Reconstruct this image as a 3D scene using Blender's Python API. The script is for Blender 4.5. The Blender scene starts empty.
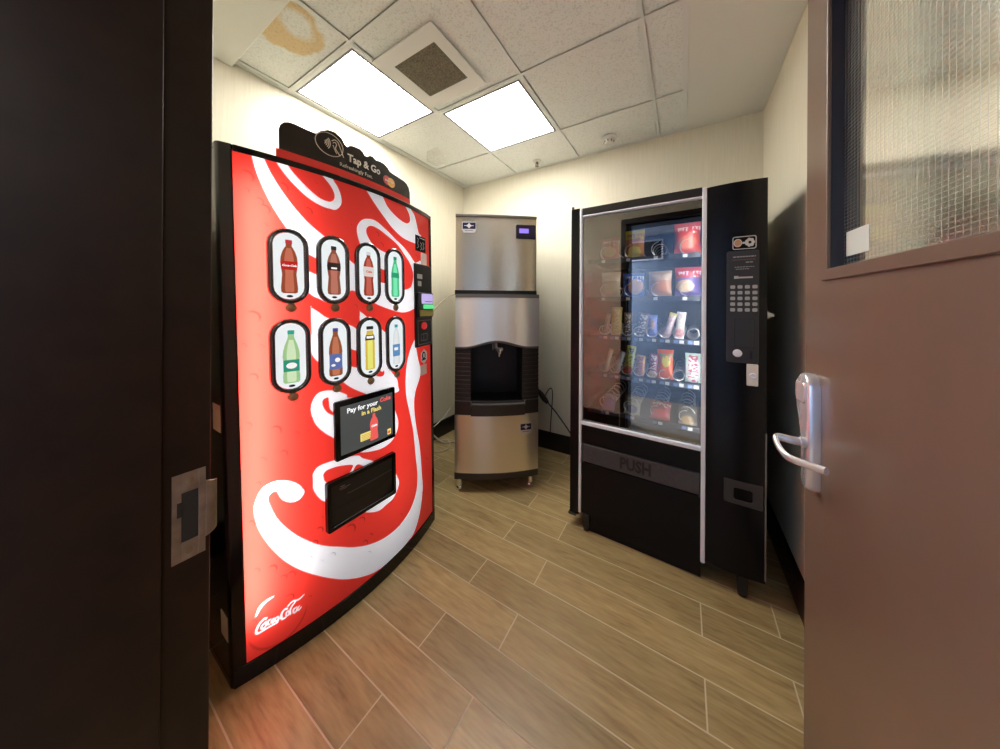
import bpy, math, random
import numpy as np
from mathutils import Vector, Matrix

S = bpy.context.scene
COL = S.collection
R = math.radians
random.seed(7)

# ------------------------------------------------------------------ camera, world, hall light, exposure
cam_data = bpy.data.cameras.new('camera')
cam = bpy.data.objects.new('camera', cam_data)
COL.objects.link(cam)
cam_data.sensor_width = 36.0
cam_data.lens = 296.0 / 1000.0 * 36.0
cam_data.shift_y = -(374.5 - 306.0) / 1000.0
cam_data.clip_start = 0.01
cam.matrix_world = (Matrix.Translation((0, 0, 1.28)) @ Matrix.Rotation(R(31.8), 4, 'Z')
                    @ Matrix.Rotation(R(90), 4, 'X') @ Matrix.Rotation(R(0.34), 4, 'Z'))
S.camera = cam

world = bpy.data.worlds.new('world')
S.world = world
world.use_nodes = True
world.node_tree.nodes['Background'].inputs[0].default_value = (0.75, 0.85, 1.0, 1)
world.node_tree.nodes['Background'].inputs[1].default_value = 0.25

CEIL_W = 22.5          # strength of the two ceiling troffers' diffusers
HALL_W = 95.0          # hall downlight
def area(name, loc, rot, sx, sy, power, color, parent=None, spread=180):
    l = bpy.data.lights.new(name, 'AREA')
    l.shape = 'RECTANGLE'; l.size = sx; l.size_y = sy; l.energy = power; l.color = color
    l.spread = R(spread)
    o = bpy.data.objects.new(name, l)
    COL.objects.link(o)
    o.location = loc; o.rotation_euler = rot
    if parent: o.parent = parent
    return o
area('hall_light', (-1.75, -0.66, 2.25), (0, 0, 0), 1.1, 0.55, HALL_W, (1.0, 0.95, 0.88))
area('hall_light', (1.45, -0.66, 2.25), (0, 0, 0), 1.1, 0.55, HALL_W * 0.25, (1.0, 0.93, 0.85))

vs = S.view_settings
S.display_settings.display_device = 'sRGB'
vs.view_transform = 'Standard'; vs.look = 'None'; vs.gamma = 1.0; vs.use_curve_mapping = False
vs.exposure = 0.3
S.cycles.use_denoising = True
S.cycles.max_bounces = 8
S.cycles.transparent_max_bounces = 12
S.cycles.sample_clamp_indirect = 6.0

# ------------------------------------------------------------------ materials
MATS = {}
ANISO_ROT = 0.25
def new_mat(name):
    m = bpy.data.materials.new(name); m.use_nodes = True
    nt = m.node_tree
    return m, nt, nt.nodes['Principled BSDF']
def N(nt, t, **kw):
    n = nt.nodes.new(t)
    for k, v in kw.items():
        if k.startswith('i_'):
            n.inputs[int(k[2:])].default_value = v
        else:
            setattr(n, k, v)
    return n
def mat(name, col, rough=0.5, metal=0.0, emit=None, es=0.0, coat=0.0, spec=0.5, noise=0.0, nscale=30.0, stretch=None, bump=0.0, aniso=0.0):
    if name in MATS: return MATS[name]
    m, nt, b = new_mat(name)
    b.inputs['Base Color'].default_value = (*col, 1)
    b.inputs['Roughness'].default_value = rough
    b.inputs['Metallic'].default_value = metal
    b.inputs['Specular IOR Level'].default_value = spec
    b.inputs['Coat Weight'].default_value = coat
    b.inputs['Coat Roughness'].default_value = 0.05
    if aniso:
        b.inputs['Anisotropic'].default_value = aniso
        tg = N(nt, 'ShaderNodeTangent', direction_type='RADIAL', axis='Z')
        nt.links.new(tg.outputs[0], b.inputs['Tangent'])
        b.inputs['Anisotropic Rotation'].default_value = ANISO_ROT
    if emit:
        b.inputs['Emission Color'].default_value = (*emit, 1)
        b.inputs['Emission Strength'].default_value = es
    if noise or bump:
        tc = N(nt, 'ShaderNodeTexCoord'); mp = N(nt, 'ShaderNodeMapping')
        mp.inputs['Scale'].default_value = stretch or (1, 1, 1)
        nt.links.new(tc.outputs['Object'], mp.inputs['Vector'])
        nz = N(nt, 'ShaderNodeTexNoise'); nz.inputs['Scale'].default_value = nscale; nz.inputs['Detail'].default_value = 4
        nt.links.new(mp.outputs[0], nz.inputs['Vector'])
        if noise:
            mr = N(nt, 'ShaderNodeMapRange'); mr.inputs[1].default_value = 0.3; mr.inputs[2].default_value = 0.7
            mr.inputs[3].default_value = 1 - noise; mr.inputs[4].default_value = 1 + noise
            nt.links.new(nz.outputs['Fac'], mr.inputs[0])
            mx = N(nt, 'ShaderNodeMix', data_type='RGBA', blend_type='MULTIPLY')
            mx.inputs[0].default_value = 1
            mx.inputs[6].default_value = (*col, 1)
            nt.links.new(mr.outputs[0], mx.inputs[7])
            nt.links.new(mx.outputs[2], b.inputs['Base Color'])
        if bump:
            bp = N(nt, 'ShaderNodeBump'); bp.inputs['Strength'].default_value = bump; bp.inputs['Distance'].default_value = 0.002
            nt.links.new(nz.outputs['Fac'], bp.inputs['Height']); nt.links.new(bp.outputs[0], b.inputs['Normal'])
    MATS[name] = m
    return m
def lit(name, col, s):                     # printed film lit from behind
    return mat(name, tuple(c * 0.3 for c in col), 0.2, emit=col, es=s)

M_black = mat('black_gloss', (0.004, 0.004, 0.005), 0.14, spec=0.35)
M_blackm = mat('black_satin', (0.010, 0.010, 0.011), 0.38)
M_vend = mat('black_vending_paint', (0.004, 0.004, 0.006), 0.25, spec=0.22)
M_inside = mat('black_interior', (0.008, 0.008, 0.009), 0.5)
M_dgray = mat('dark_grey_plastic', (0.028, 0.028, 0.030), 0.35)
M_flap = mat('grey_flap', (0.055, 0.055, 0.06), 0.4, noise=0.15, nscale=60)
M_chrome = mat('bright_aluminium', (0.82, 0.86, 0.94), 0.42, 0.05)
M_polish = mat('polished_chrome', (0.82, 0.80, 0.80), 0.09, 1.0)
M_steel = mat('brushed_stainless', (0.82, 0.75, 0.59), 0.28, 0.8, aniso=0.85)
M_steelu = mat('olive_stainless', (0.66, 0.60, 0.48), 0.27, 0.85, aniso=0.85)
M_steel2 = mat('pale_stainless', (0.93, 0.94, 0.93), 0.36, 0.6, aniso=0.85)
M_side = mat('grey_side_panel', (0.35, 0.34, 0.32), 0.4, 0.8)
M_grey = mat('grey_trim', (0.10, 0.10, 0.10), 0.35)
M_brownp = mat('dark_brown_plastic', (0.030, 0.022, 0.019), 0.35)
M_white = mat('white_plastic', (0.75, 0.74, 0.70), 0.4)
M_beige = mat('beige_sticker', (0.55, 0.50, 0.38), 0.5)
M_bronze = mat('bronze_button', (0.32, 0.24, 0.14), 0.35, 0.7)
M_wirem = mat('steel_wire', (0.62, 0.61, 0.60), 0.3, 0.6)
M_navy = mat('navy_label', (0.008, 0.010, 0.05), 0.3)
M_espresso = mat('espresso_frame_paint', (0.020, 0.0085, 0.0035), 0.36, spec=0.28, noise=0.25, nscale=25, bump=0.15)
M_door = mat('brown_door_paint', (0.150, 0.094, 0.063), 0.30, noise=0.05, nscale=9, bump=0.06)
M_base = mat('black_baseboard', (0.008, 0.006, 0.006), 0.35)
M_strike = mat('worn_satin_steel', (0.40, 0.31, 0.23), 0.38, 0.9, noise=0.2, nscale=50)
M_lock = mat('satin_chrome', (0.80, 0.78, 0.80), 0.24, 0.65)
M_text = mat('white_lettering', (0.8, 0.8, 0.8), 0.5)
M_dtext = mat('black_lettering', (0.006, 0.006, 0.006), 0.5)
M_hall = mat('hall_wall_paint', (0.33, 0.44, 0.62), 0.6)
M_hallc = mat('hall_ceiling_paint', (0.6, 0.62, 0.66), 0.7)
M_carpet = mat('hall_carpet', (0.30, 0.28, 0.26), 0.9, noise=0.3, nscale=200)
M_soffit = mat('painted_drywall', (0.83, 0.83, 0.77), 0.7, bump=0.1, noise=0.01, nscale=120)

def wall_mat():
    m, nt, b = new_mat('cream_textile_wallpaper')
    tc = N(nt, 'ShaderNodeTexCoord'); mp = N(nt, 'ShaderNodeMapping'); mp.inputs['Scale'].default_value = (1, 1, 0.03)
    nt.links.new(tc.outputs['Object'], mp.inputs[0])
    nz = N(nt, 'ShaderNodeTexNoise'); nz.inputs['Scale'].default_value = 140; nz.inputs['Detail'].default_value = 5
    nt.links.new(mp.outputs[0], nz.inputs['Vector'])
    cr = N(nt, 'ShaderNodeValToRGB')
    cr.color_ramp.elements[0].position = 0.3; cr.color_ramp.elements[0].color = (0.665, 0.62, 0.49, 1)
    cr.color_ramp.elements[1].position = 0.7; cr.color_ramp.elements[1].color = (0.73, 0.685, 0.55, 1)
    nt.links.new(nz.outputs['Fac'], cr.inputs[0]); nt.links.new(cr.outputs[0], b.inputs['Base Color'])
    bp = N(nt, 'ShaderNodeBump'); bp.inputs['Strength'].default_value = 0.25; bp.inputs['Distance'].default_value = 0.001
    nt.links.new(nz.outputs['Fac'], bp.inputs['Height']); nt.links.new(bp.outputs[0], b.inputs['Normal'])
    b.inputs['Roughness'].default_value = 0.65
    return m
M_wall = wall_mat()

def tile_mat():
    """mineral ceiling tile: speckle, pinholes, and one dried brown water stain (world position is the tile's own place)"""
    m, nt, b = new_mat('speckled_ceiling_tile')
    tc = N(nt, 'ShaderNodeTexCoord')
    nz = N(nt, 'ShaderNodeTexNoise'); nz.inputs['Scale'].default_value = 120; nz.inputs['Detail'].default_value = 3
    nt.links.new(tc.outputs['Object'], nz.inputs['Vector'])
    cr = N(nt, 'ShaderNodeValToRGB')
    cr.color_ramp.elements[0].position = 0.34; cr.color_ramp.elements[0].color = (0.72, 0.72, 0.68, 1)
    cr.color_ramp.elements[1].position = 0.48; cr.color_ramp.elements[1].color = (0.86, 0.875, 0.84, 1)
    nt.links.new(nz.outputs['Fac'], cr.inputs[0])
    # stain
    n2 = N(nt, 'ShaderNodeTexNoise'); n2.inputs['Scale'].default_value = 9; n2.inputs['Detail'].default_value = 3
    nt.links.new(tc.outputs['Object'], n2.inputs['Vector'])
    def blob(cx, cy, rx, ry, warp, edge):
        vm = N(nt, 'ShaderNodeVectorMath', operation='SUBTRACT'); vm.inputs[1].default_value = (cx, cy, 2.553)
        nt.links.new(tc.outputs['Object'], vm.inputs[0])
        sc = N(nt, 'ShaderNodeVectorMath', operation='MULTIPLY'); sc.inputs[1].default_value = (1 / rx, 1 / ry, 0)
        nt.links.new(vm.outputs[0], sc.inputs[0])
        ln = N(nt, 'ShaderNodeVectorMath', operation='LENGTH'); nt.links.new(sc.outputs[0], ln.inputs[0])
        ad = N(nt, 'ShaderNodeMath', operation='MULTIPLY_ADD'); ad.inputs[1].default_value = warp
        nt.links.new(n2.outputs['Fac'], ad.inputs[0]); nt.links.new(ln.outputs['Value'], ad.inputs[2])
        mr = N(nt, 'ShaderNodeMapRange'); mr.inputs[1].default_value = 1 + warp / 2; mr.inputs[2].default_value = 1 + warp / 2 - edge
        nt.links.new(ad.outputs[0], mr.inputs[0])
        return mr.outputs[0]
    o1 = blob(-1.555, .625, .165, .170, .7, .10); i1 = blob(-1.505, .655, .085, .082, .9, .35)
    iv = N(nt, 'ShaderNodeMath', operation='MULTIPLY_ADD'); iv.inputs[1].default_value = -.9; iv.inputs[2].default_value = 1
    nt.links.new(i1, iv.inputs[0])
    rr = N(nt, 'ShaderNodeMath', operation='MULTIPLY'); nt.links.new(o1, rr.inputs[0]); nt.links.new(iv.outputs[0], rr.inputs[1])
    mx = N(nt, 'ShaderNodeMix', data_type='RGBA', blend_type='MULTIPLY'); mx.inputs[7].default_value = (0.84, 0.63, 0.36, 1)
    nt.links.new(rr.outputs[0], mx.inputs[0]); nt.links.new(cr.outputs[0], mx.inputs[6])
    nt.links.new(mx.outputs[2], b.inputs['Base Color'])
    bp = N(nt, 'ShaderNodeBump'); bp.inputs['Strength'].default_value = 0.4; bp.inputs['Distance'].default_value = 0.002
    nt.links.new(nz.outputs['Fac'], bp.inputs['Height']); nt.links.new(bp.outputs[0], b.inputs['Normal'])
    b.inputs['Roughness'].default_value = 0.85
    return m
M_tile = tile_mat()
M_tee = mat('white_ceiling_tee', (0.82, 0.83, 0.80), 0.5)

def floor_mat():
    m, nt, b = new_mat('wood_look_floor_tile')
    tc = N(nt, 'ShaderNodeTexCoord'); at = N(nt, 'ShaderNodeAttribute', attribute_name='tint')
    ofs = N(nt, 'ShaderNodeVectorMath', operation='MULTIPLY_ADD'); ofs.inputs[1].default_value = (9, 5, 3)
    nt.links.new(at.outputs['Color'], ofs.inputs[0]); nt.links.new(tc.outputs['Object'], ofs.inputs[2])
    mp = N(nt, 'ShaderNodeMapping'); mp.inputs['Scale'].default_value = (1.0, 7.0, 1.0)
    nt.links.new(ofs.outputs[0], mp.inputs[0])
    n1 = N(nt, 'ShaderNodeTexNoise'); n1.inputs['Scale'].default_value = 3.2; n1.inputs['Detail'].default_value = 6; n1.inputs['Distortion'].default_value = 0.8
    nt.links.new(mp.outputs[0], n1.inputs['Vector'])
    n2 = N(nt, 'ShaderNodeTexNoise'); n2.inputs['Scale'].default_value = 14; n2.inputs['Detail'].default_value = 8
    nt.links.new(mp.outputs[0], n2.inputs['Vector'])
    av = N(nt, 'ShaderNodeMath', operation='MULTIPLY_ADD'); av.inputs[1].default_value = 0.45
    nt.links.new(n2.outputs['Fac'], av.inputs[0])
    s1 = N(nt, 'ShaderNodeMath', operation='MULTIPLY'); s1.inputs[1].default_value = 0.55
    nt.links.new(n1.outputs['Fac'], s1.inputs[0]); nt.links.new(s1.outputs[0], av.inputs[2])
    cr = N(nt, 'ShaderNodeValToRGB')
    cr.color_ramp.elements[0].position = 0.30; cr.color_ramp.elements[0].color = (0.205, 0.130, 0.052, 1)
    cr.color_ramp.elements[1].position = 0.72; cr.color_ramp.elements[1].color = (0.475, 0.362, 0.175, 1)
    e = cr.color_ramp.elements.new(0.5); e.color = (0.345, 0.252, 0.112, 1)
    nt.links.new(av.outputs[0], cr.inputs[0])
    mr = N(nt, 'ShaderNodeMapRange'); mr.inputs[3].default_value = 0.82; mr.inputs[4].default_value = 1.12
    sp = N(nt, 'ShaderNodeSeparateColor'); nt.links.new(at.outputs['Color'], sp.inputs[0]); nt.links.new(sp.outputs[0], mr.inputs[0])
    mx = N(nt, 'ShaderNodeMix', data_type='RGBA', blend_type='MULTIPLY'); mx.inputs[0].default_value = 1
    nt.links.new(cr.outputs[0], mx.inputs[6]); nt.links.new(mr.outputs[0], mx.inputs[7])
    nt.links.new(mx.outputs[2], b.inputs['Base Color'])
    b.inputs['Roughness'].default_value = 0.36
    bp = N(nt, 'ShaderNodeBump'); bp.inputs['Strength'].default_value = 0.12; bp.inputs['Distance'].default_value = 0.001
    nt.links.new(n2.outputs['Fac'], bp.inputs['Height']); nt.links.new(bp.outputs[0], b.inputs['Normal'])
    return m
M_floor = floor_mat()
M_grout = mat('pale_grout', (0.58, 0.50, 0.36), 0.8)

def glass_mat(name, tint, gloss, rough, wires=False):
    m = bpy.data.materials.new(name); m.use_nodes = True
    nt = m.node_tree; nt.nodes.clear()
    out = N(nt, 'ShaderNodeOutputMaterial')
    tr = N(nt, 'ShaderNodeBsdfTransparent'); tr.inputs[0].default_value = (*tint, 1)
    gl = N(nt, 'ShaderNodeBsdfGlossy'); gl.inputs['Roughness'].default_value = rough
    lw = N(nt, 'ShaderNodeFresnel'); lw.inputs[0].default_value = 1.5
    ad = N(nt, 'ShaderNodeMath', operation='MULTIPLY', use_clamp=True); ad.inputs[1].default_value = gloss
    nt.links.new(lw.outputs[0], ad.inputs[0])
    mx = N(nt, 'ShaderNodeMixShader')
    nt.links.new(ad.outputs[0], mx.inputs[0]); nt.links.new(tr.outputs[0], mx.inputs[1]); nt.links.new(gl.outputs[0], mx.inputs[2])
    last = mx
    if wires:
        tc = N(nt, 'ShaderNodeTexCoord')
        sp = N(nt, 'ShaderNodeSeparateXYZ'); nt.links.new(tc.outputs['Object'], sp.inputs[0])
        masks = []
        for ax, pitch, wdt in ((0, 0.0110, 0.10), (2, 0.0075, 0.10)):
            d = N(nt, 'ShaderNodeMath', operation='DIVIDE'); d.inputs[1].default_value = pitch
            nt.links.new(sp.outputs[ax], d.inputs[0])
            f = N(nt, 'ShaderNodeMath', operation='FRACT'); nt.links.new(d.outputs[0], f.inputs[0])
            c = N(nt, 'ShaderNodeMath', operation='LESS_THAN'); c.inputs[1].default_value = wdt
            nt.links.new(f.outputs[0], c.inputs[0]); masks.append(c)
        mm = N(nt, 'ShaderNodeMath', operation='MAXIMUM')
        nt.links.new(masks[0].outputs[0], mm.inputs[0]); nt.links.new(masks[1].outputs[0], mm.inputs[1])
        w8 = N(nt, 'ShaderNodeMath', operation='MULTIPLY'); w8.inputs[1].default_value = 0.38
        nt.links.new(mm.outputs[0], w8.inputs[0])
        wb = N(nt, 'ShaderNodeBsdfPrincipled'); wb.inputs['Base Color'].default_value = (0.62, 0.62, 0.55, 1)
        wb.inputs['Metallic'].default_value = 0.2; wb.inputs['Roughness'].default_value = 0.4
        m2 = N(nt, 'ShaderNodeMixShader')
        nt.links.new(w8.outputs[0], m2.inputs[0]); nt.links.new(mx.outputs[0], m2.inputs[1]); nt.links.new(wb.outputs[0], m2.inputs[2])
        last = m2
    nt.links.new(last.outputs[0], out.inputs[0])
    return m
M_glass = glass_mat('vending_glass', (0.95, 0.96, 0.97), 4.2, 0.0)
M_wired = glass_mat('wired_door_glass', (0.96, 0.98, 0.94), 0.5, 0.10, True)
M_clear = glass_mat('clear_plastic', (0.965, 0.96, 0.955), 0.4, 0.1)

# ------------------------------------------------------------------ mesh builder
def ident(p): return p
def front(p): return (p[0], -p[2], p[1])        # panel space (right, up, out) -> local (x, y, z), front facing -y

class MB:
    def __init__(s, f=ident):
        s.v = []; s.fc = []; s.mi = []; s.f = f; s.m = 0
    def add(s, vs, fs):
        n = len(s.v); s.v += [tuple(s.f(p)) for p in vs]
        for q in fs: s.fc.append([i + n for i in q]); s.mi.append(s.m)
        return s
    def loft(s, rings, closed=True, cap=True):
        n = len(rings[0]); vs = [p for r in rings for p in r]; fs = []
        for k in range(len(rings) - 1):
            for i in range(n if closed else n - 1):
                j = (i + 1) % n
                fs.append([k * n + i, k * n + j, (k + 1) * n + j, (k + 1) * n + i])
        if cap and closed:
            fs.append(list(range(n))[::-1]); fs.append([(len(rings) - 1) * n + i for i in range(n)])
        return s.add(vs, fs)
    def box(s, a0, a1, b0, b1, c0, c1, na=1):
        rings = []
        for i in range(na + 1):
            a = a0 + (a1 - a0) * i / na
            rings.append([(a, b0, c0), (a, b1, c0), (a, b1, c1), (a, b0, c1)])
        return s.loft(rings)
    def prism(s, poly, c0, c1):
        n = len(poly)
        return s.loft([[(p[0], p[1], c0) for p in poly], [(p[0], p[1], c1) for p in poly]])
    def ring(s, outer, inner, c0, c1):
        n = len(outer)
        rr = [[(p[0], p[1], c) for p in q] for q, c in ((outer, c0), (outer, c1), (inner, c1), (inner, c0))]
        return s.loft(rr + [rr[0]], cap=False)
    def ringprof(s, cx, cy, w, h, prof, k=10):   # stadium swept ring, prof = [(inset, height)]
        rr = [[(x, y, c) for x, y in stadium(cx, cy, w - 2 * d, h - 2 * d, k)] for d, c in prof]
        return s.loft(rr, cap=False)
    def tube(s, path, r, n=8, cap=True):
        P = [Vector(p) for p in path]; rings = []
        t0 = (P[1] - P[0]).normalized()
        u = t0.orthogonal().normalized()
        for i, p in enumerate(P):
            t = (P[min(i + 1, len(P) - 1)] - P[max(i - 1, 0)]).normalized()
            u = (u - t * u.dot(t)).normalized(); w = t.cross(u)
            rad = r[i] if isinstance(r, (list, tuple)) else r
            rings.append([tuple(p + (u * math.cos(2 * math.pi * k / n) + w * math.sin(2 * math.pi * k / n)) * rad) for k in range(n)])
        return s.loft(rings, cap=cap)
    def cyl(s, p0, p1, r0, r1=None, n=20):
        r1 = r0 if r1 is None else r1
        return s.tube([p0, p1], [r0, r1], n)
    def lathe(s, prof, o, axis=2, n=24):           # prof = [(radius, height)]
        rings = []
        for r, h in prof:
            q = []
            for k in range(n):
                x, y = r * math.cos(2 * math.pi * k / n), r * math.sin(2 * math.pi * k / n)
                p = [x, y, h] if axis == 2 else ([h, x, y] if axis == 0 else [x, h, -y])
                q.append((o[0] + p[0], o[1] + p[1], o[2] + p[2]))
            rings.append(q)
        return s.loft(rings)
    def text(s, body, size, a, b, c, ex=0.0004, align='CENTER', shear=0.0, rot=0.0, sx=1.0, bold=0.0):
        cu = bpy.data.curves.new('lettering', 'FONT'); cu.body = body; cu.size = size; cu.align_x = align; cu.align_y = 'CENTER'
        cu.extrude = ex; cu.shear = shear; cu.offset = bold; cu.resolution_u = 2
        ob = bpy.data.objects.new('lettering', cu); COL.objects.link(ob)
        me = bpy.data.meshes.new_from_object(ob.evaluated_get(bpy.context.evaluated_depsgraph_get()))
        cr, sr = math.cos(rot), math.sin(rot)
        vs = [(a + (v.co.x * cr - v.co.y * sr) * sx, b + v.co.x * sr + v.co.y * cr, c + v.co.z) for v in me.vertices]
        fs = [list(p.vertices) for p in me.polygons]
        bpy.data.objects.remove(ob); bpy.data.curves.remove(cu); bpy.data.meshes.remove(me)
        return s.add(vs, fs)
    def build(s, name, mats, parent=None, bevel=0.0, smooth=35, label=None, seg=2):
        me = bpy.data.meshes.new(name)
        me.from_pydata(s.v, [], s.fc)
        ms = mats if isinstance(mats, (list, tuple)) else [mats]
        for m in ms: me.materials.append(m)
        if len(ms) > 1: me.polygons.foreach_set('material_index', s.mi)
        me.update()
        o = bpy.data.objects.new(name, me); COL.objects.link(o)
        if parent: o.parent = parent
        if smooth:
            me.shade_smooth(); me.set_sharp_from_angle(angle=R(smooth))
        if bevel:
            md = o.modifiers.new('bevel', 'BEVEL'); md.width = bevel; md.segments = seg; md.limit_method = 'ANGLE'; md.angle_limit = R(40)
            md.harden_normals = False
        if label: o['label'] = label
        return o

def stadium(cx, cy, w, h, k=10):
    r = w / 2; d = h / 2 - r; P = []
    for i in range(k + 1):
        t = math.pi * i / k; P.append((cx + r * math.cos(t), cy + d + r * math.sin(t)))
    for i in range(k + 1):
        t = math.pi + math.pi * i / k; P.append((cx + r * math.cos(t), cy - d + r * math.sin(t)))
    return P
def rrect(a0, a1, b0, b1, r, k=5):
    P = []
    for cx, cy, t0 in ((a1 - r, b1 - r, 0), (a0 + r, b1 - r, 90), (a0 + r, b0 + r, 180), (a1 - r, b0 + r, 270)):
        for i in range(k + 1):
            t = R(t0 + 90 * i / k); P.append((cx + r * math.cos(t), cy + r * math.sin(t)))
    return P
def ellipse(cx, cy, rx, ry, n=28):
    return [(cx + rx * math.cos(2 * math.pi * i / n), cy + ry * math.sin(2 * math.pi * i / n)) for i in range(n)]
def crom(pts, k=5, closed=True):
    n = len(pts); out = []
    g = (lambda i: pts[i % n]) if closed else (lambda i: pts[max(0, min(n - 1, i))])
    for i in range(n if closed else n - 1):
        p0, p1, p2, p3 = g(i - 1), g(i), g(i + 1), g(i + 2)
        for j in range(k):
            t = j / k
            out.append(tuple(0.5 * (2 * p1[d] + (p2[d] - p0[d]) * t + (2 * p0[d] - 5 * p1[d] + 4 * p2[d] - p3[d]) * t * t
                                    + (3 * p1[d] - p0[d] - 3 * p2[d] + p3[d]) * t ** 3) for d in range(len(p1))))
    if not closed: out.append(tuple(pts[-1]))
    return out
def thing(name, label, cat, loc=(0, 0, 0), rotz=0.0, group=None):
    o = bpy.data.objects.new(name, None); COL.objects.link(o)
    o.empty_display_size = 0.1
    o.location = loc; o.rotation_euler = (0, 0, rotz)
    return tag(o, label, cat, group)
def tag(o, label, cat, group=None):
    o['label'] = label; o['category'] = cat
    if group: o['group'] = group
    return o
def struct(o):
    o['kind'] = 'structure'
    return o

# ------------------------------------------------------------------ the room
XL, XR, YB, ZC = -2.02, 0.43, 2.50, 2.553
YF = 0.13                                           # room face of the front wall

def make_floor():
    b = MB()
    b.m = 1
    b.add([(XL - .05, -0.06, -0.0015), (XR + .05, -0.06, -0.0015), (XR + .05, YB + .05, -0.0015), (XL - .05, YB + .05, -0.0015)], [[0, 1, 2, 3]])
    b.m = 0
    g = 0.0024; tints = []
    for k in range(-1, 17):
        y0, y1 = 0.015 + 0.1535 * k, 0.015 + 0.1535 * (k + 1)
        y0, y1 = max(y0, -0.06), min(y1, YB + .02)
        x = (0.0683 if k % 2 else 0.326) - 0.9045 * 4
        while x < XR:
            x0, x1 = max(x, XL - .02), min(x + 0.9045, XR + .02)
            if x1 - x0 > 0.02:
                b.add([(x0 + g, y0 + g, 0), (x1 - g, y0 + g, 0), (x1 - g, y1 - g, 0), (x0 + g, y1 - g, 0)], [[0, 1, 2, 3]])
                tints.append((random.random(), random.random(), random.random(), 1))
            x += 0.9045
    o = b.build('floor', [M_floor, M_grout], smooth=0)
    at = o.data.color_attributes.new('tint', 'FLOAT_COLOR', 'POINT')
    cols = [(0.5, 0.5, 0.5, 1)] * 4
    for t in tints: cols += [t] * 4
    at.data.foreach_set('color', np.array(cols, dtype=np.float32).ravel())
    return struct(o)
make_floor()
def wall(name, *boxes, m=M_wall):
    b = MB()
    for q in boxes: b.box(*q)
    return struct(b.build(name, m, smooth=0))
wall('wall_left', (XL - .1, XL, -.06, YB + .1, -.02, 2.7))
wall('wall_back', (XL - .1, XR + .1, YB, YB + .1, -.02, 2.7))
wall('wall_right', (XR, XR + .1, -.06, YB + .1, -.02, 2.7))
wall('wall_front', (XL, -.605, -.05, YF, -.02, 2.7), (.335, XR, -.05, YF, -.02, 2.7), (-.605, .335, -.05, YF, 2.16, 2.7))

def baseboard(name, p0, p1, nrm):
    b = MB()
    prof = [(0, 0), (.013, 0), (.013, .128), (.010, .145), (.004, .153), (0, .153)]
    rr = [[(p[0] + nrm[0] * d, p[1] + nrm[1] * d, z) for d, z in prof] for p in (p0, p1)]
    b.loft(rr)
    return struct(b.build(name, M_base, bevel=0.001))
baseboard('baseboard_left', (XL, YF), (XL, YB), (1, 0))
baseboard('baseboard_back', (XL, YB), (XR, YB), (0, -1))
baseboard('baseboard_right', (XR, YF), (XR, YB), (-1, 0))
baseboard('baseboard_front', (XL, YF), (-.655, YF), (0, 1))

def make_ceiling():
    b = MB()
    b.m = 0
    xs = [XL, -1.985, -1.377, -0.770, -0.163, 0.013]
    ys = [0.575, 0.830, 1.4385, 2.047, YB]
    holes = {(1, 1), (2, 2)}                         # the two troffers
    for i in range(len(xs) - 1):
        for j in range(len(ys) - 1):
            if (i, j) in holes: continue
            g = .0122
            b.add([(xs[i] + g, ys[j] + g, ZC + .002), (xs[i] + g, ys[j + 1] - g, ZC + .002), (xs[i + 1] - g, ys[j + 1] - g, ZC + .002), (xs[i + 1] - g, ys[j] + g, ZC + .002)], [[0, 1, 2, 3]])
    b.m = 1
    w = .010
    for x in xs[1:-1]: b.box(x - w, x + w, ys[0], YB, ZC - .004, ZC - .001)
    for y in ys[1:-1]: b.box(XL, xs[-1], y - w, y + w, ZC - .0045, ZC - .001)
    b.box(XL, XL + .02, ys[0], YB, ZC - .005, ZC - .001); b.box(XL, .013, YB - .02, YB, ZC - .005, ZC - .001); b.box(-.010, .014, ys[0], YB, ZC - .012, ZC - .001)
    b.m = 2
    b.box(XL, XR, ys[0], YB, ZC + .12, ZC + .16)
    return struct(b.build('ceiling', [M_tile, M_tee, M_soffit], smooth=0))
make_ceiling()
struct(MB().box(XL, XR, YF, .575, ZC - .028, ZC + .14).build('trim_soffit_front', M_soffit, bevel=.002))
struct(MB().box(.013, XR, .575, YB, ZC - .010, ZC + .14).build('trim_soffit_right', M_soffit, bevel=.002))

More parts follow.
